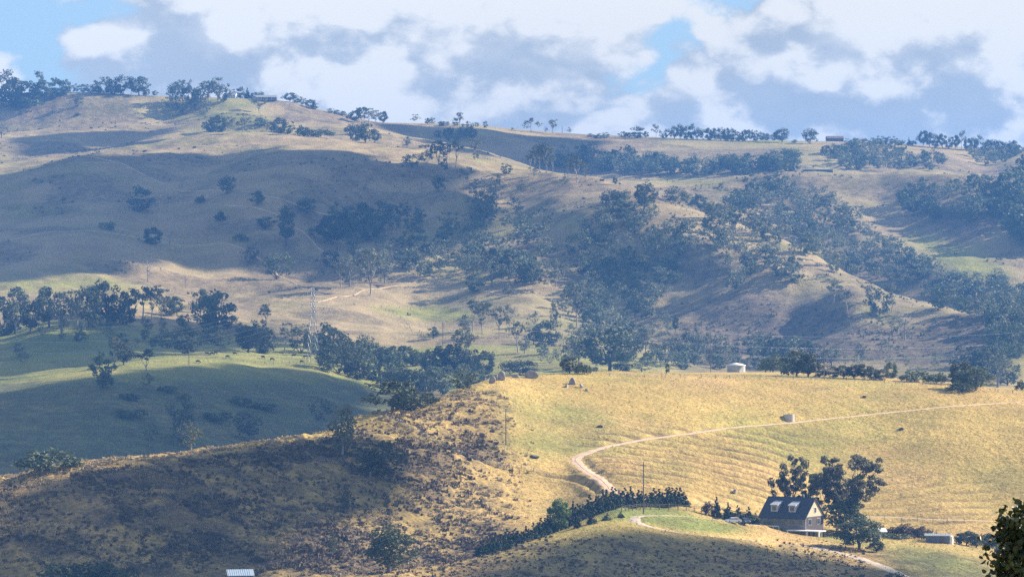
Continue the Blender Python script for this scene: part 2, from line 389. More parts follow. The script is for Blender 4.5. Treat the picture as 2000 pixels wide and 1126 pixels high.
# ------------------------------------------------------------------ roads as real cuts in the land, then draped sheets
ROAD = [(1192, 954), (1176, 940), (1158, 927), (1140, 914), (1128, 903), (1124, 896), (1134, 888), (1160, 879), (1200, 869), (1280, 853), (1350, 842), (1420, 835), (1480, 829), (1540, 825), (1600, 819), (1700, 808), (1780, 800), (1850, 793), (1930, 788), (2010, 784), (2120, 780), (2300, 778)]
TRACK = [(1640, 1006), (1700, 1008), (1780, 1011), (1850, 1014), (1930, 1017), (2020, 1019), (2200, 1024)]
LANE = [(1192, 954), (1240, 968), (1300, 975), (1350, 979), (1400, 982), (1450, 985), (1500, 988)]
DRIVE = [(1480, 1026), (1420, 1016), (1360, 1010), (1300, 1006), (1252, 1006), (1240, 1011), (1248, 1020), (1290, 1032), (1350, 1042), (1420, 1050), (1500, 1057), (1560, 1063), (1620, 1073), (1680, 1089), (1730, 1108), (1775, 1130)]
def catmull(P, n=8):
    P = [Vector((p[0], p[1])) for p in P]; P = [P[0] * 2 - P[1]] + P + [P[-1] * 2 - P[-2]]; out_ = []
    for i in range(1, len(P) - 2):
        for k in range(n):
            t = k / n; a, b, c, d = P[i - 1:i + 3]
            out_.append(0.5 * ((2 * b) + (-a + c) * t + (2 * a - 5 * b + 4 * c - d) * t * t + (-a + 3 * b - 3 * c + d) * t**3))
    out_.append(P[-2]); return out_
def road_path(px_pts, **k): return catmull([tuple(hit(a, b, **k))[:2] for a, b in px_pts], 8)
def grade(path, width):
    """level the land across the road"""
    global ZG
    P = [(p.x, p.y) for p in path]
    x0, x1 = min(p[0] for p in P) - 12, max(p[0] for p in P) + 12; y0, y1 = min(p[1] for p in P) - 12, max(p[1] for p in P) + 12
    sel = np.where((GX > x0) & (GX < x1) & (GY > y0) & (GY < y1))
    X, Y = GX[sel], GY[sel]; best = np.full(X.shape, 1e9); zz = np.zeros(X.shape)
    zc = [float(height(np.float64(px_of(*p)), np.float64(p[1]))) for p in P]
    zc = np.convolve(np.pad(zc, 4, mode='edge'), np.ones(9) / 9, 'valid')
    for i in range(len(P) - 1):
        (xa, ya), (xb, yb) = P[i], P[i + 1]; dx, dy = xb - xa, yb - ya; L2 = dx * dx + dy * dy + 1e-9
        t = np.clip(((X - xa) * dx + (Y - ya) * dy) / L2, 0, 1); d = np.hypot(X - xa - t * dx, Y - ya - t * dy)
        m = d < best; best[m] = d[m]; zz[m] = (zc[i] + (zc[i + 1] - zc[i]) * t)[m]
    w = 1 - S((best - width * 0.55) / 2.2)
    ZG[sel] = ZG[sel] * (1 - w) + (zz - 0.12) * w
P_ROAD = road_path(ROAD); P_TRACK = road_path(TRACK); P_LANE = road_path(LANE); P_DRIVE = road_path(DRIVE)
for p_, w_ in ((P_ROAD, 3.6), (P_TRACK, 2.6), (P_LANE, 3.0), (P_DRIVE, 3.2)): grade(p_, w_)

# ------------------------------------------------------------------ cover of the land, 0..1; scrub also carries painted shade
v_ = HY - ZG * F / np.maximum(GD, 60)
def blob(px, py, rx, ry, rot=0.0, d0=0, d1=1e9, p=1.0):
    c, s = math.cos(R(rot)), math.sin(R(rot)); a = (GU - px) * c + (v_ - py) * s; b = -(GU - px) * s + (v_ - py) * c
    return np.exp(-((a / rx)**2 + (b / ry)**2)**p) * (GD > d0) * (GD < d1)
nz = fbm(GX, GY, 60, 4, 101); nz2 = fbm(GX, GY, 14, 3, 111)
green = 0.28 + 0.8 * nz + 0.3 * nz2
N1 = GD < 1480
green = green - 0.26 * (GD < 1480) - 0.45 * left_slope
for b_ in [(1150, 800, 160, 40, 5, 0, 1480), (1050, 870, 120, 20, 0, 0, 1480), (1700, 752, 160, 14, 3, 0, 1480), (1230, 745, 120, 12, 0, 0, 1480), (1270, 925, 120, 26, -10, 0, 1480), (950, 925, 90, 20, 0, 0, 1480)]:
    green = green + 0.42 * blob(*b_)
green = green + 1.8 * blob(1230, 997, 120, 15, 0, 0, 1500) + 1.5 * blob(1370, 1025, 130, 17, 5, 0, 1500) + 0.9 * blob(1640, 1050, 80, 14, 5, 0, 1500) + 1.1 * blob(1820, 1095, 110, 26, 12, 0, 1500) + .7 * blob(1500, 1075, 110, 10, 5, 0, 1500)
green = green - 0.35 * blob(1780, 960, 160, 60, 20, 0, 1480) - 0.5 * blob(1400, 745, 70, 12, 0, 0, 1480) - 0.3 * blob(1800, 1035, 120, 20, 0, 0, 1480)
green = green + 0.6 * ((GD > 1480) & (GD < 2400)) * (1 - 0.9 * S((GU - 1230) / 120)) + 1.1 * blob(500, 699, 150, 10, 0, 1700, 2400) + 0.7 * blob(120, 670, 130, 30, 0, 1900, 2400) + 0.9 * blob(820, 727, 120, 16, 0, 1700, 2400)
green = green + 1.3 * blob(850, 612, 90, 13, 5, 2400) + 1.1 * blob(1860, 500, 150, 30, 24, 2400) + 0.5 * blob(1080, 640, 130, 24, 8, 2300) + 0.7 * blob(480, 225, 110, 28, 5, 3300) + 0.5 * blob(1150, 520, 80, 60, 20, 2400)
green = green + 0.8 * blob(150, 555, 170, 16, 0, 2400) + 0.8 * blob(1330, 352, 120, 9, 0, 3200) + 0.7 * blob(1450, 278, 150, 16, 0, 3300) + 0.5 * blob(950, 500, 60, 60, 0, 2400) + .6 * blob(1750, 630, 80, 14, 20, 2300, 3000)
green = green - 0.25 * blob(560, 275, 260, 20, 3, 2800) - 0.3 * blob(700, 640, 120, 60, 20, 2400) - 0.25 * (GD > 2400) + 0.05
green = np.clip(green, 0, 1)
lush = np.clip(0.55 * (blob(1230, 995, 120, 16, 0, 0, 1500) + blob(1370, 1025, 130, 17, 5, 0, 1500) + blob(1640, 1050, 80, 14, 5, 0, 1500) + blob(1820, 1095, 110, 30, 12, 0, 1500) + blob(1500, 1085, 130, 22, 5, 0, 1500)) + 0.8 * (GD > 1480) * (GD < 2050) * S((v_ - 725) / 30) + 0.8*blob(120, 670, 130, 30, 0, 1900, 2400), 0, 1)
crest_row = pchip_eval([n[0] for n in LN[3][1]], [n[1] for n in LN[3][1]], CU)[None] * np.ones_like(GU)  # scrub fades out at the near crest, painting a sunlit rim there
TBRIGHT = band(GU, 1330, 1950, 100) * band(v_, 610, 790, 50) * (GD > 2150)
scrub = 0.0 + 1.0 * left_slope * S((fbm(GX, GY, 16, 3, 121) + 0.30) / 0.35) * S((GU * -0.2 + v_ - 640) / 60) * S((v_ - crest_row - 5) / 16 + .2)  # real scrub, spread thicker to paint in the left slope's shade
scrub = scrub * (1 - 0.55 * blob(60, 1000, 110, 80)) * (1 - blob(980, 930, 120, 22, 0, 0, 1500)) + 0.7 * knoll_rough * S((fbm(GX, GY, 12, 3, 131) + 0.25) / 0.4)
scrub = np.where(GD > 2400, S((fbm(GX, GY, 70, 3, 141) + 0.06) / 0.2) * 0.55, scrub)
scrub = np.clip(scrub + 0.55 * TBRIGHT + 0.5 * blob(1450, 590, 170, 60, 20, 2400) + 0.5 * blob(1880, 420, 120, 60, 0, 2800) + .4 * blob(1230, 450, 90, 60, 20, 2400), 0, 1)
scrub = np.clip(scrub + 0.62 * np.clip(-TERR, 0, 1) + 0.28 * blob(1112, 758, 24, 9, 0, 0, 1480) + .3 * blob(1590, 760, 60, 8, 0, 0, 1480), 0, 1)
scrub = np.maximum(scrub, 0.56 * left_slope * S((v_ - crest_row - 4) / 12) * (1 - .5 * blob(980, 930, 100, 18, 0, 0, 1500)))
scrub = np.maximum(scrub, 0.46 * knoll_rough)
scrub = np.maximum(scrub, 0.66 * (GD > 1480) * (GD < 2000) * S((v_ - 728) / 30) * S((1000 - GU) / 100))  # darkens the middle hill's front face: shade put into the cover colour
scrub = scrub * np.clip(1 - 1.2 * blob(850, 612, 90, 13, 5, 2400) - 1.0 * blob(1860, 500, 150, 26, 24, 2400) - blob(560, 275, 300, 22, 3, 2800), 0, 1)
warm = np.clip(0.35 + 1.2 * fbm(GX, GY, 90, 3, 151) + 0.25 * (GD > 2400) + 0.6 * blob(560, 275, 260, 16, 3, 2800) + .4 * blob(1780, 960, 160, 50, 20, 0, 1480) + .5 * blob(1400, 745, 60, 10, 0, 0, 1480), 0, 1)

# ------------------------------------------------------------------ ground material
def ground_mat():
    m = bpy.data.materials.new('grassland'); m.use_nodes = True; T = NT(m.node_tree); T.n.clear()
    geo = T.node('ShaderNodeNewGeometry'); P = geo.outputs['Position']
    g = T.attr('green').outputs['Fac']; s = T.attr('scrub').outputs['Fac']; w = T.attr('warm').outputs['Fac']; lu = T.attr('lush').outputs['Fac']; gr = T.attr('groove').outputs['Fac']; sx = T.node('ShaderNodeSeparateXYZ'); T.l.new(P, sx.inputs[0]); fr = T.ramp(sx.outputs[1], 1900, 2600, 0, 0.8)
    n1 = T.noise(P, 0.9, 5, 0.65); n2 = T.noise(P, 0.16, 5, 0.6); n3 = T.noise(P, 0.03, 4, 0.6)
    straw = T.mix(w, (0.42, 0.305, 0.095), (0.46, 0.305, 0.130))
    grn = T.mix(n3, (0.165, 0.185, 0.050), (0.28, 0.265, 0.070))
    grn = T.mix(lu, grn, (0.115, 0.165, 0.045))
    gf = T.math('ADD', g, T.math('MULTIPLY', T.math('SUBTRACT', n2, 0.5), 0.9), clamp=True)
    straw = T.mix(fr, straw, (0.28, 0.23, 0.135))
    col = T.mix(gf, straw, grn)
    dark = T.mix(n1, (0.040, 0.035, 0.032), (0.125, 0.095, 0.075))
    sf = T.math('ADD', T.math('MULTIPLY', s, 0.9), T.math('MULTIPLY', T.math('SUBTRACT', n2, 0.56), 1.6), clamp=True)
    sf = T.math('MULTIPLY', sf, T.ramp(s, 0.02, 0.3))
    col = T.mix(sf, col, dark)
    col = T.mix(T.math('MULTIPLY', gr, T.ramp(n2, 0.3, 0.6, 0.45, 0.85)), col, (0.185, 0.135, 0.060))      # trodden, half bare terracettes, with groove shade painted in
    # tufts: pale seed heads and bare brown soil between
    t = T.math('MULTIPLY', T.ramp(n1, 0.34, 0.68, 0.70, 1.24), T.ramp(n3, 0.35, 0.65, 0.86, 1.12))
    col = T.mix(1.0, col, t, 'MULTIPLY')
    b = T.node('ShaderNodeBump'); b.inputs['Strength'].default_value = 0.9; b.inputs['Distance'].default_value = 0.55
    T.put(b.inputs['Height'], T.math('ADD', n1, T.math('MULTIPLY', n2, 2.0)))
    bs = T.node('ShaderNodeBsdfPrincipled'); T.put(bs.inputs['Base Color'], col); bs.inputs['Roughness'].default_value = 0.95
    bs.inputs['Specular IOR Level'].default_value = 0.15; T.put(bs.inputs['Normal'], b.outputs[0])
    o = T.node('ShaderNodeOutputMaterial'); T.l.new(bs.outputs[0], o.inputs[0])
    return m
M_GROUND = ground_mat()
def simple(name, col, rough=0.8, var=0.25, scale=3.0, metal=0.0, spec=0.3, bump=0.0, ob_var=0.0, trans=0.0, emit=None):
    m = bpy.data.materials.new(name); m.use_nodes = True; T = NT(m.node_tree); T.n.clear()
    tc_ = T.node('ShaderNodeTexCoord'); n = T.noise(tc_.outputs['Object'], scale, 4, 0.6)
    f = T.ramp(n, 0.3, 0.7, 1 - var, 1 + var, smooth=False)
    c = T.mix(1.0, (*col, 1), f, 'MULTIPLY')
    if ob_var:
        oi = T.node('ShaderNodeObjectInfo'); f2 = T.ramp(oi.outputs['Random'], 0, 1, 1 - ob_var, 1 + ob_var, smooth=False)
        c = T.mix(1.0, c, f2, 'MULTIPLY')
    b = T.node('ShaderNodeBsdfPrincipled'); T.put(b.inputs['Base Color'], c); b.inputs['Roughness'].default_value = rough
    b.inputs['Metallic'].default_value = metal; b.inputs['Specular IOR Level'].default_value = spec
    if bump:
        bn = T.node('ShaderNodeBump'); bn.inputs['Strength'].default_value = bump; bn.inputs['Distance'].default_value = 0.1; T.put(bn.inputs['Height'], n); T.put(b.inputs['Normal'], bn.outputs[0])
    o = T.node('ShaderNodeOutputMaterial'); sh = b.outputs[0]
    if trans:
        tr = T.node('ShaderNodeBsdfTranslucent'); T.put(tr.inputs[0], c); mx = T.node('ShaderNodeMixShader'); mx.inputs[0].default_value = trans
        T.l.new(b.outputs[0], mx.inputs[1]); T.l.new(tr.outputs[0], mx.inputs[2]); sh = mx.outputs[0]
    T.l.new(sh, o.inputs[0]); return m

# ------------------------------------------------------------------ build the land as five adjoining sheets
def sheet(name, r0, r1, label):
    n, c = r1 - r0 + 1, len(CU)
    V = np.stack([GX[r0:r1 + 1], GY[r0:r1 + 1], ZG[r0:r1 + 1]], -1).reshape(-1, 3)
    i = np.arange(n - 1)[:, None] * c + np.arange(c - 1)[None]
    Fc = np.stack([i, i + 1, i + c + 1, i + c], -1).reshape(-1, 4)
    me = mesh_from(name, V, Fc, [M_GROUND], smooth=True)
    for an, A in (('green', green), ('scrub', scrub), ('warm', warm), ('lush', lush), ('groove', np.clip(-TERR * 1.3 - 0.1, 0, 1))):
        at_ = me.attributes.new(an, 'FLOAT', 'POINT'); at_.data.foreach_set('value', A[r0:r1 + 1].astype(np.float32).ravel())
    o = link(name, me); tag(o, label, kind='structure'); return o
def row_at(D): return int(np.argmin(np.abs(RW - D)))
cuts = [0, row_at(600), row_at(1420), row_at(2160), row_at(3620), len(RW) - 1]
for (nm, lb), a, b in zip([('viewpoint_ground', 'grassy ground falling away below the viewpoint'), ('near_hill', 'sunlit straw coloured near hill with rough dark left slope'),
                           ('middle_hill', 'low green hill crossing the valley, its near face in shade'), ('far_hillside', 'tall far hillside in blue shade with wooded gullies'),
                           ('skyline_hills', 'pale grazed hills along the skyline')], cuts[:-1], cuts[1:]):
    sheet(nm, a, b, lb)

def ribbon(name, path, width, mat, label, lift=0.10, end_taper=False):
    V = []; n = 5
    for i, p in enumerate(path):
        d = (path[min(i + 1, len(path) - 1)] - path[max(i - 1, 0)]).normalized(); q = Vector((-d.y, d.x))
        wv = width * (1 + 0.13 * math.sin(i * 1.7) + 0.08 * math.sin(i * 0.63))
        for k in range(n):
            o_ = (k / (n - 1) - 0.5) * wv; a = p + q * o_
            V.append((a.x, a.y, ground(a.x, a.y) + (lift if 0 < k < n - 1 else -0.06)))
    Fc = [[i * n + k, i * n + k + 1, (i + 1) * n + k + 1, (i + 1) * n + k] for i in range(len(path) - 1) for k in range(n - 1)]
    o = link(name, mesh_from(name, V, Fc, [mat], True)); tag(o, label, kind='structure'); return o
M_DIRT = simple('pale_dirt', (0.58, 0.42, 0.30), 0.95, 0.22, 0.35, spec=0.1)
M_GRAVEL = simple('grey_gravel', (0.46, 0.39, 0.31), 0.95, 0.22, 0.5, spec=0.1)
M_WORN = simple('worn_straw_track', (0.48, 0.36, 0.22), 0.95, 0.2, 0.4, spec=0.1)
ribbon('dirt_road', P_ROAD, 3.9, M_DIRT, 'pale dirt road climbing round a bend over the straw coloured hill')
P_MID = [p for p in P_ROAD]
ribbon('grass_strip', P_MID, 0.7, M_WORN, 'grassy middle strip between the wheel ruts of the dirt road', lift=0.13)
ribbon('farm_track', P_TRACK, 2.6, M_WORN, 'worn straw coloured track along the foot of the sunlit hill')
ribbon('lane', P_LANE, 3.0, M_DIRT, 'dirt lane behind the dark conifer hedge')
ribbon('driveway', P_DRIVE, 3.6, M_GRAVEL, 'looping gravel driveway below the farmhouse')

for pts_, lb_ in (([(-20, 478), (120, 452), (260, 462), (400, 478), (520, 515), (600, 560)], 'faint stock track winding across the shaded far face'), ([(180, 306), (300, 350), (420, 372), (560, 392), (640, 420)], 'faint stock track running down from the shaded crest'),
    ([(440, 400), (560, 430), (640, 500), (760, 520), (900, 510)], 'faint stock track through the gully trees of the far face'), ([(620, 590), (760, 560), (900, 566), (1010, 580)], 'pale stock track above the small green field')):
    ribbon('stock_track', road_path(pts_, dmin=2400), 1.5, M_WORN, lb_, lift=0.25)
# ------------------------------------------------------------------ the air
hz = MB(); zl, zh = float(ZG.min()) - 1.0, float(ZG.max()) + 32.0
hz.box((400, 3520, (zl + zh) / 2), (18000, 7300, zh - zl))
mh = bpy.data.materials.new('haze'); mh.use_nodes = True; T = NT(mh.node_tree); T.n.clear()
pv = T.node('ShaderNodeVolumePrincipled'); pv.inputs['Color'].default_value = (0.13, 0.38, 1.0, 1); pv.inputs['Density'].default_value = 0.000084; pv.inputs['Anisotropy'].default_value = 0.0
o_ = T.node('ShaderNodeOutputMaterial'); T.l.new(pv.outputs[0], o_.inputs['Volume'])
tag(hz.build('haze', mh), 'pale blue haze hanging in the valley air', kind='stuff')

# ------------------------------------------------------------------ clouds added out of frame at right, shaped to drop shadows where wanted
M_CLOUD = simple('cloud_white', (0.9, 0.9, 0.9), 1.0, 0.05, 0.01)
def ico(sub=2):
    import bmesh
    bm = bmesh.new(); bmesh.ops.create_icosphere(bm, subdivisions=sub, radius=1.0)
    V = np.array([v.co[:] for v in bm.verts]); Fc = np.array([[v.index for v in f.verts] for f in bm.faces]); bm.free(); return V, Fc
ICO2 = ico(2); ICO1 = ico(1)
def inside(P, x, y):
    c = False; j = len(P) - 1
    for i in range(len(P)):
        if (P[i][1] > y) != (P[j][1] > y) and x < (P[j][0] - P[i][0]) * (y - P[i][1]) / (P[j][1] - P[i][1]) + P[i][0]: c = not c
        j = i
    return c
def shadow_cloud(poly, H, rad, step, dmin, dmax, label, gap=0.0, seed=1):
    """unseen clouds, shaped so that their shadow fills poly"""
    rg = np.random.default_rng(seed); Vs = []; Fs = []; n = 0
    xs = [p[0] for p in poly]; ys = [p[1] for p in poly]; seen = []
    for px in np.arange(min(xs), max(xs) + 1, step):
        for py in np.arange(min(ys), max(ys) + 1, step * 0.5):
            a, b = px + rg.uniform(-.5, .5) * step, py + rg.uniform(-.3, .3) * step
            if not inside(poly, a, b) or rg.random() < gap: continue
            g = hit(a, b, dmin=dmin)
            if g.y > dmax: continue
            t = (H - g.z) / SDIR.z; c = g + SDIR * t
            if any((c.x - q[0])**2 + (c.y - q[1])**2 < (rad * 0.55)**2 for q in seen): continue
            seen.append((c.x, c.y)); r_ = rad * rg.uniform(0.7, 1.15)
            Vd = ICO2[0] * (1 + 0.16 * rg.standard_normal((len(ICO2[0]), 1))) * np.array([r_, r_, r_ * 0.38]) + np.array([c.x, c.y, c.z + rg.uniform(-.1, .25) * r_])
            Vs.append(Vd); Fs.append(ICO2[1] + n); n += len(Vd)
    if not Vs: print('NO CLOUD', label); return
    o = link('shadow_cloud', mesh_from('shadow_cloud', np.concatenate(Vs), np.concatenate(Fs), [M_CLOUD], True)); tag(o, label, kind='structure')
H0 = 620
shadow_cloud([(-120, 360), (100, 338), (250, 318), (430, 322), (560, 304), (700, 314), (800, 336), (850, 366), (870, 400), (850, 440), (800, 490), (740, 500), (640, 500), (560, 505), (440, 480), (380, 400), (330, 470), (230, 515), (60, 535), (-120, 540)], H0, 40, 23, 2400, 3400, 'flat unseen clouds added to shade the big far face', 0.24, 3)
shadow_cloud([(-200, 798), (0, 774), (200, 742), (420, 724), (600, 728), (700, 750), (700, 800), (600, 850), (300, 900), (0, 960), (-200, 980)], 480, 22, 18, 1500, 2050, 'low unseen clouds added to shade the middle hill', 0.0, 5)
shadow_cloud([(130, 612), (330, 625), (480, 645), (550, 655), (550, 672), (420, 679), (230, 697), (110, 718), (0, 736), (-200, 758), (-200, 680), (0, 672), (100, 654), (230, 652), (140, 640)], 480, 24, 20, 1900, 2700, 'long unseen clouds added to shade the wooded flat', 0.1, 7)
shadow_cloud([(60, 1135), (110, 1000), (170, 955), (330, 912), (600, 868), (690, 862), (740, 905), (760, 950), (700, 985), (600, 1010), (520, 1060), (450, 1120), (380, 1135)], 450, 13, 15, 985, 1300, 'small ragged unseen clouds added to darken the near spur', 0.04, 9)
shadow_cloud([(1000, 1135), (1150, 1068), (1300, 1052), (1500, 1078), (1700, 1120), (1700, 1140), (1000, 1150)], 450, 12, 15, 900, 1300, 'small thin unseen clouds added to shade the lower knoll', 0.15, 11)
shadow_cloud([(760, 250), (960, 262), (1120, 280), (1130, 330), (1000, 310), (850, 280)], 650, 34, 24, 3350, 4200, 'unseen clouds added to shade the slope behind the middle crest', 0.1, 15)
shadow_cloud([(70, 265), (230, 262), (290, 280), (200, 292), (60, 290)], 650, 30, 20, 3300, 3900, 'unseen clouds added to shade the left plateau', 0.1, 17)
# ------------------------------------------------------------------ foliage and trees
M_GUM = simple('gum_leaves', (0.12, 0.135, 0.085), 0.7, 0.35, 0.5, ob_var=0.35, trans=0.3)
M_DARKL = simple('dark_leaves', (0.078, 0.102, 0.055), 0.7, 0.35, 0.5, ob_var=0.4, trans=0.25)
M_FIR = simple('conifer_needles', (0.030, 0.052, 0.028), 0.8, 0.3, 0.5, ob_var=0.45, trans=0.1)
M_BRIGHT = simple('bright_leaves', (0.11, 0.17, 0.05), 0.7, 0.3, 0.5, ob_var=0.1, trans=0.3)
M_PURPLE = simple('bare_purple_twigs', (0.085, 0.062, 0.058), 0.9, 0.3, 0.7, ob_var=0.15, trans=0.15)
M_PALEBARK = simple('pale_bark', (0.36, 0.31, 0.26), 0.9, 0.3, 0.8)
M_BARK = simple('grey_bark', (0.13, 0.105, 0.085), 0.95, 0.3, 0.8)
M_DEAD = simple('dead_wood', (0.27, 0.245, 0.22), 0.95, 0.25, 0.8)

def leaves(rg, C, Rr, per, size, flat=0.75, fill=0.45):
    """small leaf sprays through the shells of clumps at C with radii Rr"""
    C = np.repeat(np.asarray(C), per, 0); Rr = np.repeat(np.asarray(Rr), per)
    n = len(C); d = rg.normal(size=(n, 3)); d /= np.linalg.norm(d, axis=1)[:, None]
    rr = Rr * (fill + (1.08 - fill) * rg.random(n)**0.6)
    P = C + d * rr[:, None] * np.array([1, 1, flat])
    a = rg.normal(size=(n, 3)) + d * 0.0; a /= np.linalg.norm(a, axis=1)[:, None]
    b = np.cross(a, d + 0.7 * rg.normal(size=(n, 3))); b /= np.linalg.norm(b, axis=1)[:, None] + 1e-9
    s = size * (0.55 + 0.9 * rg.random(n))[:, None]
    V = np.stack([P - a * s, P - b * s * 0.55, P + a * s, P + b * s * 0.55], 1).reshape(-1, 3)
    return V, np.arange(4 * n).reshape(n, 4)
def limb(mb, p0, p1, r0, r1, rg, bend=0.12, n=4, sides=5):
    p0, p1 = Vector(p0), Vector(p1); L = (p1 - p0).length; pts = []
    off = Vector(rg.normal(size=3)) * L * bend
    for i in range(n + 1):
        t = i / n; pts.append(p0.lerp(p1, t) + off * math.sin(math.pi * t))
    mb.tube(pts, [r0 + (r1 - r0) * i / n for i in range(n + 1)], sides)
    return pts
class Proto: pass
def make_proto(trunk_mb, V, Fc, leafmat, barkmat, key):
    p = Proto(); p.key = key
    p.trunk = mesh_from('trunk', trunk_mb.v, trunk_mb.f, [barkmat], True) if trunk_mb and trunk_mb.v else None
    p.crown = mesh_from('crown', V, Fc, [leafmat]) if V is not None else None
    p.V, p.F = V, Fc; p.leafmat = leafmat
    return p
# every prototype stands 1 high (z 0..1), width as built; scaled per tree
def gum(seed, h=16.0, n_limb=5, wide=0.34, clear=0.38, per=26, size=0.5, clumps=4, cr=0.095, mat=None, bark=None, sides=5, zlo=0.62):
    rg = np.random.default_rng(seed); mb = MB(); C = []; Rr = []
    lean = rg.normal(size=2) * 0.03
    fork = Vector((lean[0] * h, lean[1] * h, clear * h)); r0 = 0.022 * h
    limb(mb, (0, 0, -0.05 * h), fork, r0, r0 * 0.72, rg, 0.03, 5, sides + 1)
    for i in range(n_limb):
        ang = 2 * math.pi * (i + rg.uniform(-.3, .3)) / n_limb; rad = wide * h * rg.uniform(0.45, 1.0); zz = h * rg.uniform(zlo, 0.93)
        if i == 0: rad *= 0.3; zz = h * 0.93
        e = Vector((fork.x + math.cos(ang) * rad, fork.y + math.sin(ang) * rad, zz)); s0 = fork.lerp(Vector((0, 0, 0)), rg.uniform(0, 0.25))
        pts = limb(mb, s0, e, r0 * 0.5, r0 * 0.12, rg, 0.08, 4, sides)
        for k in range(clumps):
            c = e + Vector(rg.normal(size=3)) * h * cr * 0.9; c.z = min(c.z, h * 0.97)
            C.append(c[:]); Rr.append(h * cr * rg.uniform(0.6, 1.15))
            if k < 2: limb(mb, pts[-2], c, r0 * 0.16, r0 * 0.05, rg, 0.05, 2, 3)
        m = pts[len(pts) // 2]
        if rg.random() < 0.7:
            c = Vector(m) + Vector(rg.normal(size=3)) * h * cr; C.append(c[:]); Rr.append(h * cr * rg.uniform(.5, .8))
    V, Fc = leaves(rg, C, Rr, per, size, 0.7)
    k = 1.0 / h
    mb.v = [tuple(a * k for a in v) for v in mb.v]
    return make_proto(mb, V * k, Fc, mat or M_GUM, bark or M_PALEBARK, 'gum')
def round_tree(seed, h=13.0, wide=0.42, base=-0.05, n=26, per=40, size=0.45, cr=0.115, mat=None, bark=None, droop=0.0, key='round'):
    rg = np.random.default_rng(seed); mb = MB(); C = []; Rr = []
    cz = (base + 1.0) / 2 * h; rz = (1.0 - base) / 2 * h
    lob = rg.uniform(0.75, 1.1, 6)
    for i in range(n):
        d = rg.normal(size=3); d /= np.linalg.norm(d); d[2] = d[2] * 1.0
        a = math.atan2(d[1], d[0]) + math.pi; lf = lob[int(a / (2 * math.pi) * 6) % 6]
        q = rg.uniform(0.45, 0.9)
        c = (d[0] * wide * h * q * lf, d[1] * wide * h * q * lf, cz + d[2] * (rz - cr * h * .35) * rg.uniform(0.55, 1.0) + 0.0)
        C.append(c); Rr.append(h * cr * rg.uniform(0.7, 1.2))
    limb(mb, (0, 0, -0.05 * h), (0, 0, h * (base + 0.25)), 0.03 * h, 0.018 * h, rg, 0.03, 4, 6)
    for i in range(4):
        c = C[rg.integers(len(C))]; limb(mb, (0, 0, h * (base + 0.1)), c, 0.014 * h, 0.005 * h, rg, 0.06, 3, 4)
    V, Fc = leaves(rg, C, Rr, per, size, 0.85); V[:, 2] = np.maximum(V[:, 2], 0.01)
    k = 1.0 / h; mb.v = [tuple(a * k for a in v) for v in mb.v]
    return make_proto(mb, V * k, Fc, mat or M_DARKL, bark or M_BARK, key)
def conifer(seed, h=8.0, wide=0.22, tiers=13, per=34, size=0.28, mat=None):
    rg = np.random.default_rng(seed); mb = MB(); C = []; Rr = []
    limb(mb, (0, 0, -0.1 * h), (0, 0, h * 0.97), 0.022 * h, 0.004 * h, rg, 0.01, 4, 5)
    for t in range(tiers):
        f = t / (tiers - 1); z = h * (0.05 + 0.9 * f); rad = wide * h * (1 - f)**0.8 * rg.uniform(0.85, 1.1); m = max(1, int(7 * (1 - f)))
        for k in range(m):
            a = rg.uniform(0, 6.28); C.append((math.cos(a) * rad * .72, math.sin(a) * rad * .72, z + rg.normal() * h * .01)); Rr.append(max(rad * 0.42, 0.02 * h))
    V, Fc = leaves(rg, C, Rr, per, size, 1.1); V[:, 2] = np.clip(V[:, 2], 0.01, h)
    k = 1.0 / h; mb.v = [tuple(a * k for a in v) for v in mb.v]
    return make_proto(mb, V * k, Fc, mat or M_FIR, M_BARK, 'conifer')
def dead(seed, h=12.0, n=8, twigs=5, mat=None):
    rg = np.random.default_rng(seed); mb = MB(); top = Vector((rg.normal() * .4, rg.normal() * .4, h * 0.85))
    pts = limb(mb, (0, 0, -0.05 * h), top, 0.024 * h, 0.008 * h, rg, 0.03, 6, 6)
    for i in range(n):
        s0 = Vector(pts[2 + i % 4]); a = rg.uniform(0, 6.28); L = h * rg.uniform(0.2, 0.38)
        e = s0 + Vector((math.cos(a) * L * .8, math.sin(a) * L * .8, L * rg.uniform(.5, 1.1))); e.z = min(e.z, h)
        q = limb(mb, s0, e, 0.010 * h, 0.003 * h, rg, 0.1, 4, 4)
        for k in range(twigs):
            s1 = Vector(q[1 + k % 4]); limb(mb, s1, s1 + Vector(rg.normal(size=3)) * h * 0.07 + Vector((0, 0, h * .03)), 0.004 * h, 0.0015 * h, rg, 0.1, 2, 3)
    k = 1.0 / h; mb.v = [tuple(a * k for a in v) for v in mb.v]
    return make_proto(mb, None, None, None, mat or M_DEAD, 'dead')

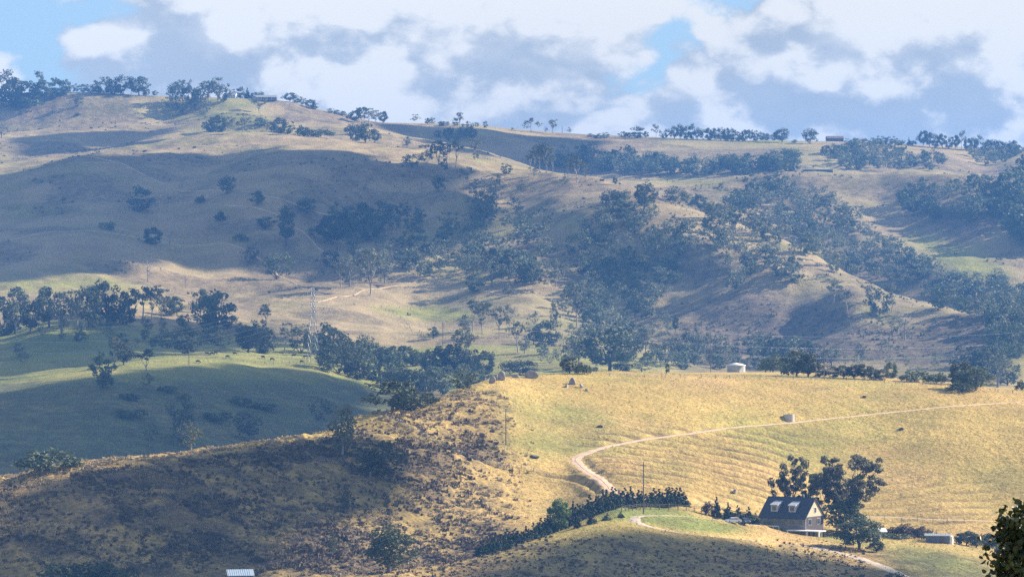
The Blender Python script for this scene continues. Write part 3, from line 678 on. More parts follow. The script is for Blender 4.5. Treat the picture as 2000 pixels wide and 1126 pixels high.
PR = {
 'g': [gum(11), gum(12, n_limb=6, wide=0.40, clear=0.34), gum(13, n_limb=4, wide=0.25, clear=0.45), gum(14, n_limb=7, wide=0.36, clear=0.28, clumps=5), gum(15, n_limb=3, wide=0.2, clear=0.5), gum(16, n_limb=5, wide=0.32, clear=0.42, cr=0.12), gum(17, n_limb=6, wide=0.3, clear=0.3, cr=0.11, clumps=3)],
 'r': [round_tree(21), round_tree(22, wide=0.46, base=-0.12, cr=0.15), round_tree(23, wide=0.36, base=-0.05), round_tree(24, wide=0.44, base=-0.15, n=38), round_tree(25, wide=0.40, base=0.05, n=26, cr=0.12), round_tree(26, wide=0.55, base=0.12, n=44, cr=0.11)],
 't': [round_tree(31, wide=0.20, base=0.08, n=26, cr=0.10), round_tree(32, wide=0.24, base=0.04, n=26, cr=0.11)],
 'b': [round_tree(41, h=4, wide=0.75, base=0.0, n=22, per=30, size=0.3, cr=0.26), round_tree(42, h=4, wide=0.95, base=0.0, n=26, per=30, size=0.3, cr=0.24)],
 'w': [round_tree(51, wide=0.34, base=0.10, n=30, per=22, size=0.42, cr=0.12, mat=M_GUM, bark=M_DEAD), round_tree(52, wide=0.40, base=0.2, n=24, per=20, size=0.42, cr=0.12, mat=M_GUM, bark=M_DEAD)],
 'c': [conifer(61), conifer(62, wide=0.26), conifer(63, wide=0.3, tiers=11)],
 'd': [dead(71), dead(72, n=10), dead(73, n=6)],
 'p': [round_tree(81, h=7, wide=0.6, base=0.0, n=26, per=30, size=0.3, cr=0.2, mat=M_PURPLE)],
}
KN = {'g': ('gum_tree', 'tree'), 'r': ('broadleaf_tree', 'tree'), 't': ('narrow_tree', 'tree'), 'b': ('bush', 'bush'), 'w': ('wispy_tree', 'tree'), 'c': ('conifer_tree', 'conifer'), 'd': ('dead_tree', 'dead tree'), 'p': ('bare_bush', 'bush')}
WID = {'g': 0.72, 'r': 0.85, 't': 0.45, 'b': 1.9, 'w': 0.75, 'c': 0.5, 'd': 0.55, 'p': 1.3}

TREES = []     # dicts: kind, px, base row, height px, width px or None, D or None, label, group
def T_(kind, px, py, h, w=None, D=None, label=None, group=None, var=None, zone=None, rz=None):
    TREES.append(dict(k=kind, x=px, y=py, h=h, w=w, D=D, label=label, group=group, var=var, zone=zone, rz=rz))
def many(zone, kind, L, dmin=None, D=None):
    for t in L:
        T_(t[3] if len(t) > 3 and isinstance(t[3], str) else kind, t[0], t[1], t[2], t[4] if len(t) > 4 else None, D=D, zone=zone)
# ---- the trees one can pick out, row by row. (azimuth px, base row, height px[, kind, width px])
many('the skyline at the far left', 'r', [(4, 204, 66, 'g', 60), (30, 206, 58, 'r', 60), (58, 204, 46, 'r', 50), (76, 186, 46, 'g', 26), (88, 198, 44, 'r', 46), (112, 190, 40, 'r', 44), (128, 182, 32, 'r', 26), (20, 208, 30, 'b', 70), (62, 210, 24, 'b', 60)])
many('the skyline between the far left wood and the pines', 'r', [(148, 178, 19, 'r', 16), (163, 179, 17, 'r', 22), (178, 181, 19, 'r', 22), (190, 182, 14, 'b', 20)])
many('the stand of skyline pines', 'r', [(202, 184, 40, 'r', 34), (219, 184, 36, 'r', 26), (236, 184, 40, 'r', 26), (256, 186, 36, 'g', 24), (271, 187, 40, 'r', 38), (303, 188, 12, 'r', 12), (285, 187, 15, 'b', 14)])
many('the grassy slope below the skyline pines', 'r', [(153, 208, 24, 'r', 18), (152, 226, 6, 'b', 12), (4, 270, 32, 'w', 30)])
many('the grove on the left shoulder of the skyline', 'r', [(343, 204, 48, 'r', 34), (358, 202, 46, 'g', 30), (374, 203, 42, 'r', 32), (392, 204, 40, 'r', 34), (408, 202, 44, 'g', 30), (424, 203, 50, 'g', 36), (437, 200, 42, 'r', 26), (334, 226, 36, 'g', 30), (352, 226, 28, 'w', 26), (380, 216, 26, 'w', 34), (406, 218, 22, 'w', 30)])
many('the garden of the skyline house', 'r', [(455, 186, 20, 'r', 16), (470, 186, 24, 'r', 18), (483, 186, 22, 'c', 12), (497, 186, 16, 'r', 18), (510, 186, 17, 'r', 14), (507, 222, 32, 'g', 30), (566, 196, 19, 'r', 24), (580, 200, 18, 'r', 22), (594, 204, 15, 'r', 20), (607, 212, 22, 'r', 20), (615, 214, 14, 'r', 12)])
many('the slope under the skyline house', 'r', [(412, 257, 34, 'r', 34), (428, 258, 40, 'r', 34), (446, 257, 30, 'g', 24), (475, 260, 38, 'g', 26), (511, 246, 20, 'r', 24), (530, 258, 22, 'w', 26), (546, 260, 38, 'r', 30), (562, 263, 30, 'r', 28), (592, 266, 20, 'b', 34), (622, 268, 16, 'b', 60)])
many('the notch in the skyline', 'g', [(645, 221, 10, 'r', 14), (657, 223, 10, 'r', 12), (668, 226, 11, 'r', 14), (680, 230, 10, 'r', 14), (693, 240, 26, 'r', 24), (707, 242, 32, 'g', 28), (721, 242, 30, 'g', 24), (735, 242, 26, 'g', 22), (748, 242, 26, 'r', 18)])
many('the foot of the skyline notch', 'r', [(696, 276, 34, 'r', 30), (714, 279, 42, 'r', 36), (732, 279, 26, 'r', 20), (786, 288, 16, 'd', 12), (795, 288, 24, 'w', 16), (690, 262, 20, 'b', 34)])
many('the middle of the skyline', 'g', [(812, 243, 19, 'g', 18), (834, 244, 14, 'r', 10), (843, 244, 16, 'r', 14), (866, 246, 10, 'b', 20), (889, 247, 18, 'r', 14), (898, 247, 28, 'g', 18), (913, 248, 12, 'r', 8), (922, 249, 11, 'r', 8), (931, 249, 12, 'r', 9), (948, 250, 14, 'r', 10),
   (1001, 254, 5, 'r', 5), (1027, 257, 18, 'g', 16), (1038, 258, 27, 'g', 20), (1050, 259, 22, 'g', 14), (1066, 260, 12, 'w', 8), (1080, 261, 28, 'g', 20), (1112, 264, 15, 'g', 10), (1153, 268, 8, 'r', 12), (1180, 270, 13, 'r', 26), (1163, 270, 8, 'b', 14)])
many('the tree line right of the middle of the skyline', 'r', [(1217, 270, 14, 'r', 18), (1230, 270, 12, 'r', 14), (1246, 270, 25, 'r', 26), (1262, 270, 14, 'r', 12), (1281, 270, 27, 'g', 20), (1296, 271, 16, 'r', 16)]
   + [(1306 + i * 11.3, 271 + i * 0.35, [22, 27, 31, 28, 33, 26, 24, 29, 25, 28, 30, 26, 22, 27, 24, 25, 20][i], 'r', 15) for i in range(17)] + [(1497, 276, 16, 'r', 18), (1511, 276, 14, 'r', 14), (1527, 278, 29, 'r', 30), (1551, 279, 8, 'r', 10), (1582, 281, 33, 'r', 30)])
many('the houses on the right of the skyline', 'r', [(1612, 300, 20, 'r', 20), (1628, 302, 24, 'r', 18), (1655, 286, 18, 'r', 18), (1668, 286, 20, 'r', 18), (1690, 284, 16, 'r', 16), (1712, 284, 15, 'r', 20), (1722, 284, 22, 'r', 22), (1738, 284, 21, 'r', 22), (1751, 284, 16, 'r', 14), (1775, 284, 16, 'c', 8), (1783, 284, 10, 'b', 14)])
many('the long windbreak at the right of the skyline', 'r', [(1803, 285, 32, 'r', 20)] + [(1803 + i * 12.5, 286 + i * 0.9, [31, 30, 27, 29, 26, 28, 36, 27, 26, 30, 27, 26, 24, 22, 26, 20][i], 'r' if i not in (6, 9) else 'g', 19) for i in range(1, 16)])
many('the crest groves in the middle', 'g', [(805, 345, 44, 'g', 38), (834, 332, 48, 'g', 34), (853, 338, 62, 'g', 44), (872, 345, 66, 'g', 30), (889, 329, 54, 'g', 30), (866, 356, 40, 'g', 26), (857, 374, 36, 'r', 26), (913, 369, 44, 'g', 30), (927, 311, 42, 'g', 26), (930, 312, 16, 'r', 12),
   (1036, 335, 36, 'g', 20), (1046, 336, 44, 'g', 24), (1054, 338, 56, 'g', 26), (1066, 339, 58, 'g', 28), (1078, 341, 40, 'g', 22), (1109, 344, 36, 'g', 20), (1127, 357, 60, 'g', 36), (1141, 348, 30, 'g', 22), (1201, 361, 18, 't', 9), (824, 376, 36, 'd', 14), (973, 392, 34, 'd', 26)])
many('the bare shaded far face', 'r', [(443, 378, 38, 'r', 34), (502, 401, 30, 'r', 28), (274, 412, 52, 'r', 50), (354, 372, 26, 'd', 14), (292, 345, 24, 'd', 10), (392, 396, 14, 'b', 22), (430, 432, 20, 'b', 24), (520, 447, 26, 'r', 36), (560, 480, 84, 't', 30), (598, 418, 36, 'r', 38), (298, 476, 40, 'r', 38), (332, 478, 34, 'd', 20),
   (648, 478, 60, 'r', 60), (672, 462, 56, 'r', 50), (700, 452, 60, 'r', 56), (746, 438, 50, 'r', 44), (724, 470, 50, 'r', 48), (660, 430, 40, 'r', 40), (785, 420, 30, 'r', 30), (615, 462, 24, 'r', 28), (470, 470, 14, 'b', 30), (210, 448, 16, 'b', 30)])
many('the pale foot of the far face', 'g', [(541, 545, 58, 'r', 52), (490, 512, 34, 'w', 30), (289, 551, 50, 'd', 26), (202, 533, 30, 'd', 14), (363, 562, 32, 'd', 14), (625, 540, 24, 'd', 16), (665, 560, 58, 'g', 36), (682, 560, 60, 'w', 34), (721, 577, 92, 'g', 56), (706, 548, 52, 'w', 34), (752, 552, 46, 'w', 34), (810, 524, 42, 'w', 30), (648, 522, 40, 'r', 34)])
many('the wooded flat at the left', 'r', [(8, 655, 92, 'r', 66), (38, 606, 56, 'r', 40), (32, 660, 70, 'g', 46), (60, 646, 60, 'r', 50), (96, 640, 84, 'r', 64), (122, 652, 82, 'w', 62), (150, 640, 72, 'g', 50), (172, 638, 84, 'r', 54), (196, 636, 94, 'r', 56), (222, 634, 92, 'r', 58), (247, 634, 66, 'r', 46), (262, 622, 58, 'g', 38), (278, 624, 66, 'g', 40), (296, 622, 60, 'g', 36), (314, 620, 56, 'g', 34), (330, 616, 46, 'r', 34), (346, 616, 40, 'r', 30),
   (392, 612, 50, 'r', 38), (404, 640, 76, 'r', 50), (424, 648, 86, 'r', 58), (444, 640, 50, 'r', 34), (366, 690, 56, 'r', 56), (346, 676, 36, 'w', 40), (432, 688, 46, 'w', 40), (484, 688, 52, 'r', 50), (500, 672, 56, 'r', 44), (521, 640, 50, 'g', 34), (512, 690, 60, 'r', 50), (554, 690, 50, 'g', 40), (575, 688, 44, 'g', 26), (588, 690, 62, 'r', 44)])
many('the dark grove right of the pylon', 'r', [(622, 690, 50, 'r', 50), (640, 692, 66, 'r', 50), (660, 700, 60, 'r', 50), (690, 712, 54, 'r', 50), (712, 705, 58, 'r', 40), (640, 722, 52, 'r', 44), (662, 728, 70, 'r', 56), (684, 732, 66, 'r', 50), (700, 740, 44, 'r', 40), (730, 742, 28, 'c', 16), (742, 746, 26, 'c', 14), (752, 745, 20, 'b', 30)])
many('the crest of the middle hill', 'g', [(201, 742, 66, 'r', 46), (206, 758, 34, 'b', 30), (222, 714, 56, 'g', 44), (242, 712, 44, 'r', 36), (290, 736, 54, 'g', 46), (288, 760, 34, 'w', 26)])
many('the shaded face of the middle hill', 'w', [(353, 858, 102, 'w', 60), (372, 880, 56, 'w', 44), (484, 858, 62, 'w', 60), (292, 872, 50, 'w', 40), (252, 780, 14, 'b', 40), (325, 765, 14, 'b', 40), (424, 822, 20, 'b', 60), (470, 790, 16, 'b', 50), (515, 800, 16, 'b', 54), (255, 815, 18, 'b', 60), (350, 870, 40, 'w', 40)])
many('the crest of the near spur', 'g', [(96, 921, 44, 'b', 118), (626, 836, 62, 'w', 56), (668, 890, 108, 'w', 56), (767, 806, 70, 'r', 96), (800, 800, 40, 'r', 60), (830, 790, 26, 'b', 50)])
many('the dark slope of the near spur', 'w', [(756, 938, 86, 'w', 92), (722, 930, 60, 'w', 56), (676, 1002, 62, 'w', 24), (650, 1086, 54, 'w', 22), (120, 1150, 56, 'b', 90), (180, 1138, 46, 'b', 80), (240, 1142, 34, 'b', 60), (414, 978, 34, 'd', 24), (470, 960, 40, 'd', 20), (90, 1130, 30, 'd', 14)])
many('the valley floor', 'r', [(768, 712, 44, 'r', 40), (795, 716, 44, 'r', 44), (812, 714, 34, 'r', 30), (770, 756, 44, 'r', 50), (800, 766, 52, 'r', 60), (830, 768, 50, 'r', 56), (850, 762, 38, 'r', 40), (838, 724, 46, 'r', 36), (862, 722, 50, 'r', 40), (846, 662, 26, 'r', 22), (865, 664, 44, 'd', 8), (882, 724, 64, 'r', 46), (904, 728, 84, 'g', 40), (922, 728, 54, 'r', 44), (948, 730, 56, 'r', 40), (905, 760, 46, 'r', 44), (930, 752, 34, 'r', 40),
   (924, 648, 62, 'g', 40), (942, 652, 62, 'g', 44), (910, 650, 40, 'w', 30), (976, 660, 62, 'g', 30), (995, 656, 62, 'g', 34), (1012, 688, 60, 'g', 34), (1024, 690, 36, 'w', 26), (1042, 672, 36, 'r', 36), (1060, 672, 50, 'r', 36), (1078, 676, 58, 'r', 34), (1086, 656, 70, 'g', 28), (996, 730, 30, 'r', 40), (1016, 732, 34, 'r', 44), (1034, 732, 30, 'r', 36),
   (1104, 724, 50, 'g', 34), (1118, 716, 60, 'w', 40), (1132, 712, 76, 'w', 34), (1112, 729, 36, 'r', 36), (1138, 730, 22, 'b', 40), (1156, 728, 14, 'b', 26)])
T_('r', 1190, 726, 92, 104, zone='the valley floor', var=5, label='biggest tree on the valley floor, dark spreading crown and visible trunk behind the golden crest')
many('the foot of the central wood', 'r', [(1222, 706, 56, 'r', 40), (1240, 690, 70, 'r', 46), (1262, 700, 56, 'g', 40), (1284, 704, 48, 'w', 34), (1300, 708, 54, 'r', 38), (1322, 704, 50, 'w', 34), (1346, 700, 70, 'r', 38), (1360, 704, 52, 'g', 34), (1382, 706, 56, 'g', 34), (1400, 712, 44, 'w', 34), (1320, 648, 34, 't', 12), (1304, 652, 28, 'd', 8), (1304, 731, 24, 't', 9), (1218, 726, 36, 'r', 44), (1255, 728, 26, 'w', 44)])
many('the low wood left of the poles', 'r', [(1478, 690, 52, 'r', 46), (1500, 700, 56, 'r', 50), (1524, 710, 62, 'r', 54), (1548, 716, 64, 'r', 54), (1576, 716, 56, 'r', 50), (1600, 716, 50, 'w', 50), (1624, 714, 44, 'w', 44), (1540, 733, 50, 'r', 40), (1556, 735, 56, 'r', 46), (1578, 736, 50, 'r', 44), (1600, 736, 30, 'r', 36), (1488, 722, 34, 'r', 40), (1510, 728, 34, 'b', 60)])
many('the hedge of bushes behind the poles', 'r', [(1628, 737, 26, 'r', 30), (1648, 738, 28, 'r', 30), (1668, 739, 30, 'r', 32), (1688, 740, 32, 'r', 34), (1706, 741, 30, 'r', 30), (1722, 742, 24, 'r', 26), (1740, 738, 38, 'r', 28), (1790, 746, 24, 'b', 60), (1830, 748, 20, 'b', 50), (1620, 738, 40, 'd', 12)])
many('the lower right wood', 'r', [(1896, 740, 76, 'r', 70), (1922, 744, 84, 'r', 76), (1880, 752, 56, 'r', 56), (1905, 762, 50, 'r', 70), (1948, 756, 72, 'w', 60), (1968, 752, 60, 'r', 50), (1995, 762, 20, 'b', 26), (1876, 764, 20, 'b', 60), (1990, 690, 70, 'r', 50), (1960, 690, 60, 'r', 50)])
many('the bright right spur', 'g', [(1628, 592, 46, 'g', 40), (1656, 614, 48, 'g', 38), (1718, 614, 62, 'r', 50), (1740, 610, 56, 'g', 36), (1768, 664, 58, 'd', 36), (1752, 650, 34, 'w', 34), (1681, 700, 34, 'w', 22), (1700, 590, 40, 'g', 30)])
many('the left rim of the central wood', 'g', [(1068, 476, 56, 'g', 32), (1134, 508, 66, 'r', 46), (1140, 540, 40, 'r', 34), (1084, 560, 54, 'g', 34), (1060, 430, 30, 'g', 20), (1128, 640, 86, 'g', 50), (1098, 546, 30, 'g', 26), (995, 560, 44, 'g', 34), (992, 578, 22, 'w', 24), (960, 560, 60, 'w', 40), (1170, 645, 34, 'd', 14), (886, 542, 50, 'g', 34), (910, 546, 46, 'g', 34), (932, 540, 40, 'g', 34), (958, 540, 60, 'r', 36)])
many('the spur below the crest groves', 'r', [(1196, 412, 46, 'r', 44), (1216, 424, 36, 'r', 44), (1258, 408, 54, 'r', 46), (1268, 396, 30, 'r', 34), (1326, 398, 34, 'r', 34), (1308, 392, 22, 'r', 22), (1350, 400, 26, 'r', 28), (1368, 412, 34, 'r', 28), (1390, 428, 38, 'r', 34), (1412, 440, 42, 'g', 34), (1436, 446, 44, 'r', 38), (1456, 452, 48, 'g', 34), (1478, 456, 40, 'r', 38), (1498, 470, 30, 'r', 30), (1240, 430, 20, 'b', 40)])

# ---- woods: scattered inside outlines on the land, thinned at random
def wood(zone, poly, step, hr, kinds, seed, dmin=2300, dmax=4400, keep=1.0, group=None, label=None):
    rg = np.random.default_rng(seed); xs = [p[0] for p in poly]; ys = [p[1] for p in poly]
    y = min(ys)
    while y < max(ys):
        x = min(xs) + rg.uniform(0, step)
        while x < max(xs):
            a, b = x + rg.uniform(-.45, .45) * step, y + rg.uniform(-.3, .3) * step
            if inside(poly, a, b) and rg.random() < keep:
                s = 1 - 0.35 * (b < 420); h = rg.uniform(*hr); k = kinds[rg.integers(len(kinds))]
                T_(k, a, b, h, h * WID[k] * rg.uniform(.8, 1.2), zone=zone, group=group, label=label); TREES[-1]['dr'] = (dmin, dmax); TREES[-1]['wood'] = True
            x += step
        y += step * 0.55
wood('gully', [(930, 385), (960, 385), (1000, 410), (1040, 430), (1050, 470), (1075, 520), (1080, 570), (1010, 575), (960, 530), (900, 500), (860, 470), (900, 440)], 28, (34, 54), 'ggrw', 201, keep=0.8, group='trees of the gully wood left of the pale spur', label='mixed tree in the shaded gully wood left of the pale central spur')
wood('gully', [(780, 440), (880, 440), (900, 500), (830, 520), (740, 510), (640, 500), (640, 460)], 32, (28, 42), 'rrw', 202, keep=0.55, group='trees of the gully wood left of the pale spur', label='mixed tree in the shaded gully wood left of the pale central spur')
wood('central', [(1110, 560), (1160, 540), (1180, 600), (1240, 650), (1270, 690), (1200, 690), (1130, 650), (1090, 600)], 27, (36, 54), 'rrgw', 203, keep=0.85, group='trees of the central wood', label='mixed tree in the central wood between the pale spur and the valley floor')
wood('central', [(1180, 430), (1290, 440), (1330, 520), (1310, 600), (1200, 590), (1160, 520)], 28, (26, 44), 'wwgr', 204, keep=0.7, group='trees of the central wood', label='mixed tree in the central wood between the pale spur and the valley floor')
wood('right', [(1300, 450), (1400, 450), (1500, 470), (1560, 500), (1560, 560), (1480, 575), (1420, 575), (1380, 560), (1420, 520), (1330, 500)], 27, (32, 48), 'rggw', 205, keep=0.75, group='trees of the dark wood below the right spur', label='dark tree in the shaded wood below the fenced right hand spur')
wood('upper', [(1470, 370), (1560, 380), (1640, 410), (1700, 470), (1760, 500), (1830, 560), (1900, 590), (2020, 620), (2020, 660), (1900, 640), (1800, 600), (1720, 570), (1600, 530), (1540, 480), (1480, 440), (1400, 400)], 20, (30, 46), 'wggrg', 206, keep=0.85, group='trees of the big right hand wood', label='grey green tree in the big wood filling the right hand gully')
wood('upper', [(1780, 530), (1900, 560), (2020, 570), (2020, 700), (1930, 720), (1930, 640), (1860, 600)], 22, (32, 48), 'wrr', 207, keep=0.9, group='trees of the big right hand wood', label='grey green tree in the big wood filling the right hand gully')
wood('hollow', [(1040, 320), (1120, 312), (1240, 318), (1300, 330), (1400, 330), (1500, 322), (1560, 318), (1560, 334), (1400, 346), (1230, 348), (1160, 340)], 14, (24, 40), 'rrw', 208, keep=0.9, dmin=3200, group='trees of the hollow behind the middle crest', label='blue green tree in the wooded hollow behind the middle crest')
wood('rightslope', [(1740, 385), (1800, 370), (1900, 365), (1960, 380), (1980, 420), (1900, 440), (1800, 435), (1760, 420)], 20, (24, 38), 'rrw', 209, keep=0.85, group='trees of the wood on the upper right slope', label='dense tree in the wood on the upper right slope above the green strip')
wood('valleyedge', [(1330, 680), (1480, 690), (1480, 728), (1330, 716)], 22, (22, 40), 'wr', 216, dmin=2100, keep=.8, group='scrubby trees behind the round white tank', label='grey scrubby tree on the slope foot behind the round white tank')
wood('rightfoot', [(1640, 690), (1900, 700), (1900, 740), (1760, 742), (1640, 728)], 30, (18, 34), 'w', 217, dmin=2100, keep=.6, group='wispy trees on the right slope foot', label='wispy grey tree low on the scrubby right hand slope')
wood('understorey', [(60, 640), (330, 628), (470, 650), (480, 690), (330, 690), (60, 668)], 24, (16, 34), 'rw', 221, dmin=1900, keep=.6, group='understorey of the wooded flat', label='low bushy tree under the taller trees of the wooded flat')
wood('understorey2', [(610, 690), (740, 700), (900, 712), (960, 740), (860, 775), (760, 770), (690, 735), (620, 726)], 20, (22, 42), 'rr', 222, dmin=1900, keep=.75, group='understorey of the valley floor', label='dark bushy tree in the tangle on the valley floor')
wood('understorey3', [(1040, 690), (1240, 690), (1470, 700), (1460, 728), (1200, 728), (1050, 724)], 24, (18, 36), 'wwr', 223, dmin=1900, keep=.6, group='scrub behind the golden crest', label='grey scrubby tree standing just behind the golden crest')
wood('centreslope', [(1150, 400), (1290, 430), (1340, 520), (1300, 640), (1200, 600), (1130, 540)], 25, (24, 42), 'wgwr', 231, keep=0.7, group='trees of the central wood', label='mixed tree in the central wood between the pale spur and the valley floor')
wood('lowerface', [(640, 500), (760, 480), (880, 480), (1080, 520), (1080, 570), (960, 575), (830, 560), (700, 560)], 27, (26, 46), 'gwrg', 232, keep=0.65, group='scattered trees on the lower far face', label='scattered grey green tree on the lower far face above the small green field')
wood('lowerface2', [(1060, 590), (1250, 640), (1330, 650), (1330, 690), (1100, 690), (1040, 650)], 28, (28, 48), 'ggw', 233, keep=0.6, group='trees of the central wood', label='mixed tree in the central wood between the pale spur and the valley floor')
wood('upperface', [(930, 330), (1060, 350), (1180, 372), (1240, 392), (1150, 410), (1010, 390)], 30, (16, 30), 'wr', 234, keep=0.35, group='small trees under the middle crest', label='small scrubby tree on the slope just under the middle crest')
wood('edge', [(1965, 370), (2060, 340), (2060, 500), (1990, 480), (1960, 440)], 24, (50, 80), 'r', 210, keep=0.9, group='dark trees at the right edge', label='tall dark blue tree of the clump at the right edge of the far slope')
wood('belowskyline', [(1640, 300), (1700, 296), (1760, 300), (1850, 325), (1850, 336), (1640, 334), (1600, 320)], 15, (20, 32), 'rw', 211, keep=0.85, dmin=3400, group='trees below the skyline houses', label='blue green tree in the wood just below the right hand skyline houses')
wood('slopebushes', [(850, 262), (930, 262), (930, 282), (860, 280)], 12, (14, 24), 'rw', 212, keep=0.9, dmin=3400, group='scrubby trees on the slope below the middle skyline', label='small hazy tree on the shaded slope below the middle skyline')
wood('rightshoulder', [(1880, 300), (1990, 300), (1990, 312), (1930, 326), (1900, 320)], 13, (14, 24), 'rw', 213, keep=0.9, dmin=3400, group='trees under the right windbreak', label='low tree on the slope under the right hand windbreak')
wood('lowerleft', [(0, 690), (50, 700), (60, 735), (0, 745)], 30, (24, 34), 'w', 214, keep=0.7, dmin=1900, group='pale bushes by the left edge', label='pale scrubby tree by the left edge above the lit crest of the middle hill')

# ---- place them
def land(t):
    if t['D'] is not None: g = at(t['x'], t['D'])
    else:
        dm = t.get('dr', (865, 4400))[0]
        if 'dr' not in t and t['y'] < 760 and not (t['y'] > 728 and t['x'] > 985): dm = 1480
        if 'dr' not in t and t['y'] < 330: dm = 2500
        g = hit(t['x'], t['y'], dmin=dm)
    t['g'] = g; t['m'] = g.y / F
    t['H'] = t['h'] * t['m']; w = t['w'] if t['w'] else t['h'] * WID[t['k']]; t['Wd'] = w * t['m']; t['area'] = t['h'] * w
    return t
vr = np.random.default_rng(17)
for i, t in enumerate(TREES):
    land(t); L_ = PR[t['k']]; v_i = t['var'] if t['var'] is not None else int(vr.integers(len(L_))); t['P'] = L_[v_i]; t['rot'] = float(vr.uniform(0, 6.28)) if t['rz'] is None else t['rz']
for L_ in PR.values():
    for p in L_:
        if p.V is not None: p.width = float(np.percentile(np.abs(p.V[:, :2]), 97)) * 2
        else: p.width = 0.55
ORD = ['first', 'second', 'third', 'fourth', 'fifth', 'sixth', 'seventh', 'eighth', 'ninth', 'tenth', 'eleventh', 'twelfth', 'thirteenth', 'fourteenth', 'fifteenth', 'sixteenth', 'seventeenth', 'eighteenth', 'nineteenth', 'twentieth'] + ['twenty %s' % o for o in ('first', 'second', 'third', 'fourth', 'fifth', 'sixth', 'seventh', 'eighth', 'ninth')]
LOOK = {'g': 'open crowned gum tree with pale trunk', 'r': 'dense dark round crowned tree', 't': 'tall narrow dark tree', 'b': 'low spreading bush', 'w': 'thin wispy grey green tree', 'c': 'small pointed conifer', 'd': 'bare dead tree', 'p': 'leafless purple bush'}
import collections
byz = collections.defaultdict(list)
for t in TREES:
    if t['zone'] and not t.get('wood') and not t['label']: byz[(t['zone'], t['k'])].append(t)
for (z, k), L_ in byz.items():
    L_.sort(key=lambda t: t['x'])
    if len(L_) == 1: L_[0]['label'] = '%s on %s, the only one of its look there' % (LOOK[k], z)
    else:
        for i, t in enumerate(L_):
            s = 'leftmost' if i == 0 else 'rightmost' if i == len(L_) - 1 else ORD[i] + ' from left'
            t['label'] = '%s on %s, %s of its kind' % (LOOK[k], z, s)
    for t in L_: t['group'] = 'trees on ' + z
for t in TREES:
    if t['label'] and len(t['label'].split()) > 16:
        L2 = t['label'].replace(' with pale trunk', '').replace('dense dark round crowned', 'dark round').replace('open crowned ', '').replace('thin wispy grey green', 'wispy').replace(', the only one of its look there', '').replace(' of its kind', '')
        if len(L2.split()) > 16: L2 = L2.replace('the tree line right of the middle of the skyline', 'the long tree line on the skyline').replace('the skyline between the far left wood and the pines', 'the skyline left of the pines').replace('the long windbreak at the right of the skyline', 'the right hand skyline windbreak').replace('the houses on the right of the skyline', 'the right hand skyline houses')
        t['label'] = L2
    if t['label'] and len(t['label'].split()) > 16: print('LONG', t['label'])
def place(P, name, g, H, Wd, rot, label, cat, group, tilt=0.0):
    r_ = empty(name, g, rot); r_.rotation_euler = (tilt, 0, rot)
    s = Wd / P.width; r_.scale = (s, s, H)
    if P.trunk: link('trunk', P.trunk, r_)
    if P.crown: link('crown', P.crown, r_)
    tag(r_, label, cat, group); return r_
order = sorted(range(len(TREES)), key=lambda i: (bool(TREES[i].get('wood')), -TREES[i]['area']))
n_tree = 0; rest = collections.defaultdict(list); cnt = collections.Counter()
for i in order:
    t = TREES[i]; nm, cat = KN[t['k']]
    if cat == 'tree':
        n_tree += 1
        if n_tree > 298: rest[t['P'].leafmat.name].append(t); continue
    elif t.get('wood'): continue
    cnt[nm] += 1
    place(t['P'], nm, t['g'] - Vector((0, 0, 0.15)), t['H'], t['Wd'], t['rot'], t['label'], cat, t['group'])
print('TREES', len(TREES), dict(cnt), 'rest', sum(len(v) for v in rest.values()))
# the remaining trees of the big woods, too many to pick apart, as one mass of real leaves
Vs, Fs, mi, n = [], [], [], 0; mats = []
for mn, L_ in rest.items():
    mats.append(bpy.data.materials[mn])
    for t in L_:
        P = t['P']; keep = np.random.default_rng(int(t['x'] * 7)).random(len(P.F)) < 0.5
        q = P.V.reshape(-1, 4, 3)[keep]; q = q.mean(1, keepdims=True) + (q - q.mean(1, keepdims=True)) * 1.35; V = q.reshape(-1, 3)
        s = t['Wd'] / P.width; c, sn = math.cos(t['rot']), math.sin(t['rot'])
        V = np.stack([(V[:, 0] * c - V[:, 1] * sn) * s, (V[:, 0] * sn + V[:, 1] * c) * s, V[:, 2] * t['H']], 1) + np.array(t['g'])
        Fq = np.arange(len(V)).reshape(-1, 4) + n; Vs.append(V); Fs.append(Fq); n += len(V); mi += [len(mats) - 1] * len(Fq)
if Vs:
    o = link('woodland', mesh_from('woodland', np.concatenate(Vs), np.concatenate(Fs), mats, False, mi)); tag(o, 'dense mass of smaller gum trees filling the far woods', kind='stuff')
    print('WOODLAND quads', len(mi))

